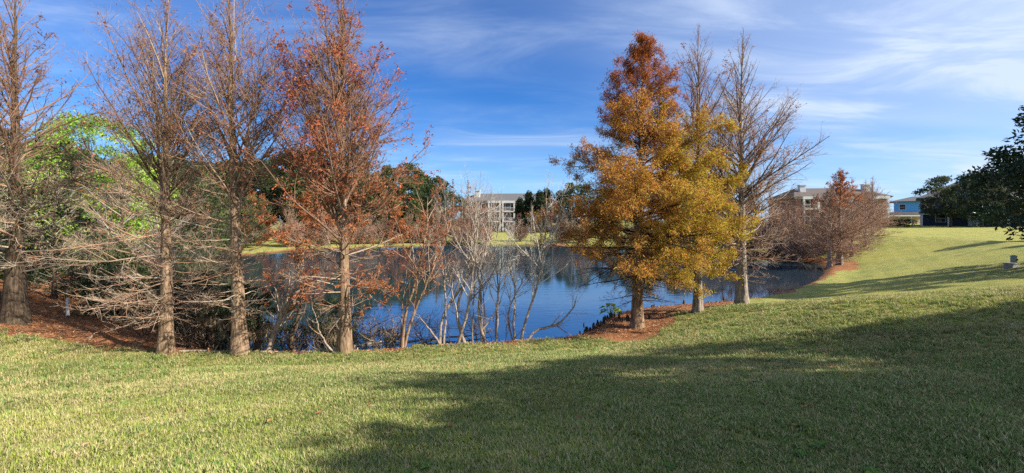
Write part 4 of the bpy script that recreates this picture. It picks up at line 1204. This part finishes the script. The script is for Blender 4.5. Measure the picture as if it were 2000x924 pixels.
# ------------------------------------------------------------------ palms with dead thatch
def palm(label, x, y, hc, seed, n=18, rad=.95):
    rng = np.random.default_rng(seed)
    z = max(gz(x, y), -.15)
    root = thing('cabbage_palm', label, 'palm', (x, y, z), 0, 'small palms in the shade at the water')
    k = 8
    P = np.zeros((k, 3)); P[:, 2] = np.linspace(-.2, hc, k); P[:, 0] = np.linspace(0, rng.uniform(-.15, .15), k)
    obj('trunk', trunk_mesh('trunk', P, np.full(k, .11), .2, rng, 10), M_DARKB, root)
    def fans(nn, el_lo, el_hi, cols, L0, nm):
        fa = Acc()
        for i in range(nn):
            az = i * 2.4 + rng.normal(0, .3); el = R(rng.uniform(el_lo, el_hi))
            d = np.array([math.cos(az) * math.cos(el), math.sin(az) * math.cos(el), math.sin(el)])
            base = np.array([P[-1, 0], 0, hc]); tip_ = base + d * rng.uniform(.35, .6) * L0
            fa.tubes(np.array([[base, (base + tip_) / 2 + UP * .03, tip_]]), np.array([[.012, .01, .008]]), 4, c=cols[0])
            sd_ = nrm(np.cross(d, UP)); m = 18
            a = np.linspace(-1.25, 1.25, m)
            dd = d[None] * np.cos(a)[:, None] + sd_[None] * np.sin(a)[:, None] - UP * (.25 + rng.random((m, 1)) * .35)
            LL = L0 * .62 * (1 - .3 * np.abs(a) / 1.25) * rng.uniform(.85, 1.1, m)
            v, q = leaf_quads(np.repeat(tip_[None], m, 0), dd, np.repeat(np.cross(sd_, d)[None], m, 0), LL, .05, .25)
            fa.add(v, q, None, np.repeat(pal(rng, m, cols), 4, 0))
        obj(nm, fa.mesh(nm, False), M_LEAF, root)
    fans(n, -5, 70, [(.035, .055, .022), (.05, .075, .028), (.028, .04, .018)], rad, 'fronds')
    fans(int(n * .8), -80, -35, [(.30, .22, .13), (.38, .29, .18), (.22, .15, .09)], rad * .9, 'dead_skirt')


palm('small palm with dead skirt just right of the first cypress trunk', -10.0, 13.6, 1.55, 601)
palm('small palm with dead skirt left of the middle cypress trunk', -9.15, 13.75, 1.7, 602)
palm('small palm half hidden behind the middle cypress trunk', -8.35, 13.5, 1.35, 603)
palm('dark palm clump behind the reddish cypress over the water', -6.2, 14.3, 1.0, 604)
palm('shaggy palm in the undergrowth at the left end of the pond', -11.6, 15.2, 1.5, 605)

# ------------------------------------------------------------------ cypress knees along the bank
def knee_mesh(seed):
    rng = np.random.default_rng(seed)
    k = 6; P = np.zeros((k, 3)); P[:, 2] = np.array([-.08, .0, .09, .18, .25, .28]) * rng.uniform(.7, 1.2); P[:, :2] = np.cumsum(rng.normal(0, .012, (k, 2)), 0)
    Rr = np.array([.085, .07, .055, .048, .032, .004]) * rng.uniform(.8, 1.2)
    return trunk_mesh('cypress_knee', P, Rr, .25, rng, 9, 4, .08)


knees = [knee_mesh(s) for s in range(4)]
rk = np.random.default_rng(77)
cum = np.concatenate([[0], np.cumsum(np.linalg.norm(np.diff(SHORE, axis=0), axis=1))])
i0 = int(np.argmin(np.hypot(*(SHORE - np.array([2.2, 14.8])).T))); i1 = int(np.argmin(np.hypot(*(SHORE - np.array([12.5, 21.7])).T)))
for i in range(74):
    s_ = rk.uniform(cum[i0], cum[i1]); x = float(np.interp(s_, cum[:len(SHORE)], SHORE[:, 0])); y = float(np.interp(s_, cum[:len(SHORE)], SHORE[:, 1]))
    x += rk.normal(.1, .16); y += rk.normal(-.12, .16)
    o = obj('cypress_knee', knees[i % 4], M_DARKB, None, (x, y, max(gz(x, y), -.05)), rk.uniform(0, 6.28), 'dark cypress knee poking up along the bank by the golden tree', 'cypress knee', 'cypress knees on the bank')
    s2 = rk.uniform(.5, 1.15); o.scale = (s2, s2, s2 * rk.uniform(.7, 1.2))
for i in range(16):
    a = rk.uniform(0, 6.28); x = 3.9 + rk.normal(0, .55); y = 16.0 + rk.normal(0, .5)
    o = obj('cypress_knee', knees[i % 4], M_DARKB, None, (x, y, max(gz(x, y), -.05)), a, 'dark cypress knee poking up along the bank by the golden tree', 'cypress knee', 'cypress knees on the bank')
    s2 = rk.uniform(.5, 1.0); o.scale = (s2, s2, s2)


# broad-leaved waterside plant
def leafy_plant():
    rng = np.random.default_rng(91)
    x, y = 4.15, 17.3
    root = thing('elephant_ear_plant', 'small bright green broad-leaved plant by the water left of the golden trunk', 'plant', at_ground(x, y), 0)
    fa, sa = Acc(), Acc()
    for i in range(11):
        az = i * 2.4; h = rng.uniform(.25, .75)
        tip_ = np.array([math.cos(az) * .18, math.sin(az) * .18, h])
        sa.tubes(np.array([[(0, 0, -.1), (tip_[0] * .3, tip_[1] * .3, h * .6), tip_]]), np.array([[.014, .011, .008]]), 5, c=(.12, .2, .05))
        v, q = leaf_quads(tip_[None], np.array([[math.cos(az), math.sin(az), -.1]]), np.array([[0, 0, 1.0]]), .34, .24, .3)
        fa.add(v, q, None, np.repeat(pal(rng, 1, [(.20, .33, .06), (.28, .40, .08)]), 4, 0))
    obj('stem', sa.mesh('stem'), M_TWIG, root)
    obj('leaves', fa.mesh('leaves', False), M_LEAF, root)


leafy_plant()

# ------------------------------------------------------------------ buildings
M_BRICK = plain('pink_brick', (0.32, 0.165, 0.125), .9, .1, 3.0, .18)
M_STUC = plain('tan_stucco', (0.52, 0.42, 0.34), .9, .1, 2.0, .12)
M_WHITE = plain('white_trim', (0.62, 0.61, 0.585), .6, .3, 4.0, .05)
M_ROOF = plain('grey_shingle', (0.115, 0.115, 0.12), .95, .1, 5.0, .25, .3, (1, 1, 4))
M_ROOFB = plain('brown_shingle', (0.12, 0.10, 0.09), .95, .1, 5.0, .25, .3, (1, 1, 4))
M_BLUE = plain('blue_siding', (0.10, 0.33, 0.66), .7, .2, 3.0, .08)
M_DKWALL = plain('dark_blue_wall', (0.045, 0.060, 0.085), .8, .2, 3.0, .15)
M_DARK = plain('recess_shade_and_fittings', (0.035, 0.033, 0.032), .8, .2, 3.0, .2)
M_CONC = plain('weathered_concrete', (0.27, 0.25, 0.22), .9, .15, 7.0, .2, .3)
M_UTIL = plain('pale_green_cabinet', (0.22, 0.26, 0.23), .5, .4, 5.0, .1)


def glass_build(gg):
    return principled(gg, (0.02, 0.026, 0.032), .06, .6).outputs[0]


M_GLASS = mat('window_glass', glass_build)


def hip_roof(x0, x1, y0, y1, z, h, o=.6, ridge=None):
    x0 -= o; x1 += o; y0 -= o; y1 += o
    w = (y1 - y0) / 2 if ridge is None else ridge
    cy = (y0 + y1) / 2
    a, b = (x0 + w, cy, z + h), (x1 - w, cy, z + h)
    m = MB()
    c = [(x0, y0, z), (x1, y0, z), (x1, y1, z), (x0, y1, z)]
    m.poly([c[0], c[1], b, a]); m.poly([c[1], c[2], b]); m.poly([c[2], c[3], a, b]); m.poly([c[3], c[0], a])
    e = .22
    lo = [(p[0], p[1], z - e) for p in c]
    for i in range(4):
        j = (i + 1) % 4
        m.poly([lo[i], lo[j], c[j], c[i]])
    m.poly(lo[::-1])
    return m


def window(parent, x, z, w, h, y, face=-1):
    """window on a wall that faces -y"""
    wd = obj('window', MB().box(x, x + w, y - .03, y + .10, z, z + h).mesh('window'), M_GLASS, parent)
    fr = MB()
    t = .09
    fr.box(x - t, x, y - .07, y + .05, z - t, z + h + t); fr.box(x + w, x + w + t, y - .07, y + .05, z - t, z + h + t)
    fr.box(x, x + w, y - .07, y + .05, z - t, z); fr.box(x, x + w, y - .07, y + .05, z + h, z + h + t)
    fr.box(x, x + w, y - .055, y + .05, z + h * .5 - .03, z + h * .5 + .03)
    obj('frame', fr.mesh('frame'), M_WHITE, wd)


def apartment(label, loc, rotz, W, D, wallm, bays, storeys=3, sh=2.75, roof_h=2.6, roofm=None, gable=None, chimneys=(), base_z=-.5):
    root = thing('apartment_building', label, 'building', loc, rotz)
    Hh = storeys * sh
    obj('wall', MB().box(0, W, 0, D, base_z, Hh).mesh('wall'), wallm, root)
    rf = obj('roof', hip_roof(0, W, 0, D, Hh + .24, roof_h, .7, ridge=4.0).mesh('roof'), roofm or M_ROOF, root)
    for (cx, cy) in chimneys:
        obj('chimney', MB().box(cx - .7, cx + .7, cy - .6, cy + .6, Hh + .6, Hh + roof_h + .75).box(cx - .85, cx + .85, cy - .75, cy + .75, Hh + roof_h + .75, Hh + roof_h + .95).mesh('chimney'), M_WHITE, rf)
    fas = MB(); fas.box(-.55, W + .55, -.56, -.50, Hh - .22, Hh + .01)
    obj('fascia', fas.mesh('fascia'), M_WHITE, root)
    for b in bays:
        kind, x0, x1 = b
        if kind == 'window':
            for s in range(storeys):
                window(root, (x0 + x1) / 2 - .55, s * sh + .85, 1.1, 1.4, 0)
        else:                                  # stacked balconies between white columns
            for s in range(storeys):
                zf = s * sh
                obj('recess_shade', MB().box(x0 + .2, x1 - .2, -.03, .06, zf + .3, zf + sh - .45).mesh('recess_shade'), M_DARK, root)  # flat dark panel on the wall, its colour imitates balcony shade
                window(root, x0 + .6, zf + .35, 1.5, 1.9, -.05)
                if s:
                    sl = obj('balcony', MB().box(x0 - .1, x1 + .1, -1.7, -.02, zf - .16, zf + .14).mesh('balcony'), M_WHITE, root)
                    rail = MB().box(x0, x1, -1.68, -1.62, zf + 1.0, zf + 1.08)
                    xx = x0 + .12
                    while xx < x1:
                        rail.box(xx, xx + .035, -1.665, -1.635, zf + .14, zf + 1.0); xx += .3
                    obj('railing', rail.mesh('railing'), M_WHITE, sl)
            for xx in (x0, x1):
                obj('column', MB().box(xx - .2, xx + .2, -1.62, -1.24, base_z, Hh - .02).mesh('column'), M_WHITE, root)
            obj('beam', MB().box(x0 - .3, x1 + .3, -1.66, -1.2, Hh - .45, Hh + .2).mesh('beam'), M_WHITE, root)
    if gable:
        gx0, gx1 = gable
        m = MB(); cx = (gx0 + gx1) / 2; hz = Hh + .3
        m.poly([(gx0 - .4, -1.9, hz), (gx1 + .4, -1.9, hz), (cx, -1.9, hz + 1.5)])
        m.poly([(gx0 - .4, -1.9, hz), (cx, -1.9, hz + 1.5), (cx, 3.0, hz + 1.5), (gx0 - .4, 3.0, hz)])
        m.poly([(gx1 + .4, -1.9, hz), (gx1 + .4, 3.0, hz), (cx, 3.0, hz + 1.5), (cx, -1.9, hz + 1.5)])
        gb = obj('gable', m.mesh('gable'), M_WHITE, root)
        obj('soffit', MB().box(gx0 - .3, gx1 + .3, -1.86, 0, hz - .3, hz - .02).mesh('soffit'), M_WHITE, root)
    return root


apartment('three-storey pink brick apartment block with white balconies, seen across the pond', (-14.5, 118, gz(-5, 118) - .1), R(-3), 26, 13, M_BRICK,
          [('window', 0.5, 3.0), ('window', 4.0, 6.2), ('balcony', 8.0, 11.2), ('balcony', 12.0, 15.2), ('window', 15.6, 17.2), ('balcony', 18.0, 21.0), ('window', 22, 24)], gable=(18.0, 21.0), chimneys=((4.2, 3.2),), sh=2.85, roof_h=2.5)
apartment('three-storey brick apartment block half hidden behind the right bank cypresses', (72, 104, gz(84, 100) - 2.0), R(-8), 21, 14, M_BRICK,
          [('balcony', 1.2, 4.6), ('window', 5.6, 7.4), ('balcony', 9, 12), ('window', 13, 15), ('balcony', 16.5, 20)], roofm=M_ROOFB, chimneys=((3.5, 4), (18.5, 4)), sh=2.9, roof_h=2.6)


def blue_house():
    x, y = 121, 134
    root = thing('blue_house', 'distant house with bright blue upper wall and grey roof', 'house', (x, y, gz(x, y) + .2), R(-42))
    obj('wall', MB().box(0, 15, 0, 9, -.5, 3.4).mesh('wall'), M_STUC, root)
    obj('upper_wall', MB().box(3, 15, .4, 9, 3.4, 6.6).mesh('upper_wall'), M_BLUE, root)
    obj('roof', hip_roof(2.6, 15.4, 0, 9.4, 6.84, 1.6, .7).mesh('roof'), M_ROOF, root)
    window(root, 4.2, 4.2, 1.4, 1.6, .4); window(root, 9.5, 4.2, 1.4, 1.6, .4)
    window(root, 2, .8, 1.6, 1.4, 0); window(root, 7, .8, 1.6, 1.4, 0)
    sh = thing('low_white_shed', 'long low white carport roof on posts beside the blue house', 'carport', (108, 122, gz(110, 122) - .3), R(-10))
    obj('roof', MB().box(0, 16, 0, 5, 2.5, 2.8).mesh('roof'), M_WHITE, sh)
    for i in range(6):
        obj('post', MB().box(.2 + i * 3.1, .38 + i * 3.1, .2, .38, -.4, 2.5).mesh('post'), M_WHITE, sh)
    obj('back_wall', MB().box(.2, 15.8, 4.6, 4.8, -.4, 2.5).mesh('back_wall'), M_STUC, sh)


blue_house()


def porch_house():
    x, y = 79.5, 79.5
    root = thing('porch_house', 'dark house with white-columned porch behind the right oaks', 'house', (x, y, gz(x, y) - .1), R(-44))
    obj('wall', MB().box(0, 18, 2.6, 13, -.5, 5.4).mesh('wall'), M_DKWALL, root)
    obj('roof', hip_roof(0, 18, 2.6, 13, 5.64, 3.3, .7).mesh('roof'), M_ROOF, root)
    obj('porch_roof', MB().box(-.4, 18.4, -.5, 2.58, 2.55, 2.8).mesh('porch_roof'), M_DKWALL, root)
    obj('porch_beam', MB().box(-.3, 18.3, -.3, .0, 2.30, 2.54).mesh('porch_beam'), M_WHITE, root)
    obj('porch_floor', MB().box(-.4, 18.4, -.5, 2.58, -.5, .12).mesh('porch_floor'), M_CONC, root)
    for i in range(6):
        xx = i * 3.6
        obj('column', MB().box(xx - .16, xx + .16, -.31, .01, .12, 2.30).mesh('column'), M_WHITE, root)
    for xx in (2, 9, 14.5):
        window(root, xx, .9, 1.3, 1.4, 2.6)
    window(root, 4, 3.4, 1.3, 1.4, 2.6); window(root, 12, 3.4, 1.3, 1.4, 2.6)
    d = obj('door', MB().box(6.2, 7.2, 2.52, 2.7, .12, 2.2).mesh('door'), M_WHITE, root)
    obj('handle', MB().box(7.02, 7.1, 2.46, 2.52, 1.05, 1.2).mesh('handle'), M_DARK, d)


porch_house()
ok = broadleaf('oak_tree', 'left of two spreading grey-green oaks before the porch house', at_ground(76.6, 71.5), 8.6, 4.6, 241, [(.06, .075, .04), (.085, .10, .055), (.045, .058, .032)], n=8000, leaf=(.2, .45), base=.24, clumps=90, clump_r=.8, trunk_r=.2, group='oaks before the porch house')
place_copy(ok, at_ground(81, 70.6), 2.2, 1.05, 'right of two spreading grey-green oaks before the porch house')
place_copy(ok, at_ground(86, 72.5), 4.0, 1.0, 'grey-green oak behind the magnolia before the porch house')
hd = broadleaf('hedge_shrub', 'low dark hedge shrub left of the porch house', at_ground(73.2, 79), 1.5, 1.6, 242, DKGREEN, cat='bush', n=1500, leaf=(.15, .3), base=.02, clumps=26, clump_r=.5, trunk_r=.05, group='hedge by the porch house')
for (x, y) in [(71.0, 79.5), (75.2, 78.4), (68.8, 80)]:
    place_copy(hd, at_ground(x, y), x, .95)
# narrow trees beyond the right edge: long thin shadows on the far lawn
for i, (x, y, s) in enumerate([(50.5, 29.0, .95), (46, 24.5, .8)]):
    place_copy(b3, at_ground(x, y), i * 2.0, s, 'narrow cedar beyond the right edge casting a long shadow', 'cedars beyond the right edge')


# ------------------------------------------------------------------ utility boxes and the white marker
def utilities():
    x, y = 25.6, 20.9
    root = thing('utility_pedestal', 'pale grey-green cylindrical utility pedestal standing on the right lawn', 'utility box', at_ground(x, y), .3)
    obj('body', MB().cyl(0, 0, -.2, .46, .12, .115, 18).mesh('body'), M_UTIL, root)
    obj('cap', MB().cyl(0, 0, .46, .51, .135, .13, 18).cyl(0, 0, .51, .55, .11, .05, 18).mesh('cap'), M_UTIL, root)
    obj('hasp', MB().box(-.03, .03, -.145, -.10, .28, .37).mesh('hasp'), M_DARK, root)
    x, y = 24.75, 20.3
    r2 = thing('utility_vault', 'low weathered concrete utility box beside the pedestal on the right lawn', 'utility box', at_ground(x, y), .15)
    obj('body', MB().box(-.2, .2, -.17, .17, -.2, .20).mesh('body'), M_CONC, r2)
    obj('lid', MB().box(-.22, .22, -.19, .19, .203, .24).mesh('lid'), M_CONC, r2)
    x, y = -16.0, 14.75
    mk = thing('marker_post', 'short white marker post in the dark undergrowth at left', 'post', at_ground(x, y), 0)
    obj('shaft', MB().cyl(0, 0, -.2, .60, .05, .05, 10).mesh('shaft'), M_WHITE, mk)
    obj('cap', MB().cyl(0, 0, .60, .66, .056, .02, 10).mesh('cap'), M_WHITE, mk)


utilities()


# ------------------------------------------------------------------ fallen needles and leaves on the litter
def needles():
    rng = np.random.default_rng(55)
    pts = []
    boxes = [(-20, -9, 11.6, 19, 26000), (-10, 3, 11.7, 15, 16000), (2.0, 12.5, 13.5, 22, 22000), (-9, 14, 2.5, 12.5, 30000)]
    X = np.concatenate([rng.uniform(a, b, n) for a, b, c, d, n in boxes]); Y = np.concatenate([rng.uniform(c, d, n) for a, b, c, d, n in boxes])
    d = shore_dist(X, Y); l = litter_amount(X, Y, d)
    k = (d > .05) & (rng.random(len(X)) < l * .9 + .006)
    X, Y = X[k], Y[k]; n = len(X)
    Z = ground(X, Y) + rng.uniform(.004, .03, n)
    dr = nrm(np.stack([rng.normal(size=n), rng.normal(size=n), rng.normal(size=n) * .22], 1))
    lawn = l[k] < .3
    L = rng.uniform(.04, .13, n); L[lawn] = rng.uniform(.05, .10, lawn.sum()); Z = Z + np.where(lawn, .045, 0)
    v, q = leaf_quads(np.stack([X, Y, Z], 1), dr, nrm(np.stack([rng.normal(size=n) * .4, rng.normal(size=n) * .4, np.ones(n)], 1)), L, L * np.where(lawn, .5, .22), .05)
    c = pal(rng, n, [(.34, .15, .07), (.42, .20, .09), (.24, .10, .05), (.46, .30, .17), (.15, .08, .05)], .3)
    fa = Acc(); fa.add(v, q, None, np.repeat(c, 4, 0))
    obj('fallen_needles', fa.mesh('fallen_needles', False), M_NEEDLE, kind='stuff', label='rusty fallen needles and twigs on the bank', cat='litter')


needles()

# broad-leaved weeds here and there in the lawn
def weeds():
    rng = np.random.default_rng(66)
    fa = Acc()
    n = 520
    X = rng.uniform(-9, 13, n); Y = rng.uniform(2.2, 12, n)
    k = (vnoise(X, Y, 2.2, 41) > .5) & (shore_dist(X, Y) > 1.6)
    X, Y = X[k], Y[k]
    for x, y, z in zip(X, Y, ground(X, Y)):
        m = int(rng.integers(5, 10)); a = rng.uniform(0, 6.28) + np.arange(m) * 6.283 / m + rng.normal(0, .2, m)
        L = rng.uniform(.04, .085, m)
        d = np.stack([np.cos(a), np.sin(a), rng.uniform(.1, .6, m)], 1)
        v, q = leaf_quads(np.repeat(np.array([[x, y, z + .035]]), m, 0), d, np.repeat(UP[None], m, 0), L, L * .5, .2)
        fa.add(v, q, None, np.repeat(pal(rng, m, [(.10, .20, .04), (.14, .25, .05), (.09, .16, .035)], .25), 4, 0))
    obj('lawn_weeds', fa.mesh('lawn_weeds', False), M_LEAF, kind='stuff', label='small broad-leaved weeds scattered in the lawn', cat='weeds')


weeds()

# labels: where one tree of a row can be told from the next by its place
def order_labels(group, fmt, key=None):
    os_ = [o for o in bpy.data.objects if o.get('group') == group and o.parent is None]
    os_.sort(key=key or (lambda o: o.location.x / max(o.location.y, 1)))
    words = ['first', 'second', 'third', 'fourth', 'fifth', 'sixth', 'seventh', 'eighth', 'ninth', 'tenth', 'eleventh', 'twelfth', 'thirteenth', 'fourteenth', 'fifteenth', 'sixteenth', 'seventeenth']
    n = len(os_)
    for i, o in enumerate(os_):
        if i < len(words):
            o['label'] = fmt.format(words[i] + ' from the left')
        elif n - 1 - i < len(words):
            o['label'] = fmt.format(words[n - 1 - i] + ' from the right')


order_labels('orange cypresses on the far bank', 'small orange-leaved cypress on the far bank, {}')
order_labels('cedars by the apartment block', 'dark conical cedar beside the apartment block beyond the pond, {}')
order_labels('bare trees on the far bank', 'bare pale-twigged tree on the far bank, {}')
order_labels(RT, 'bare pinkish cypress along the right pond bank, {}')
order_labels('bare trees of the left woods', 'thin bare tree in the left woods, {}')
order_labels('green trees of the left woods', 'dull green leafy tree in the left woods, {}')
order_labels('hedge by the porch house', 'low dark hedge shrub left of the porch house, {}')
order_labels('green oaks in the far belt', 'dark green oak in the belt beyond the pond, {}')
order_labels('dark undergrowth bushes on the left', 'dark bush in the shaded undergrowth on the left, {}')
order_labels('bare bushes on the right bank', 'low bare pinkish bush on the right bank, {}')
order_labels('bare bushes on the far bank', 'low bare pinkish bush on the far bank, {}')
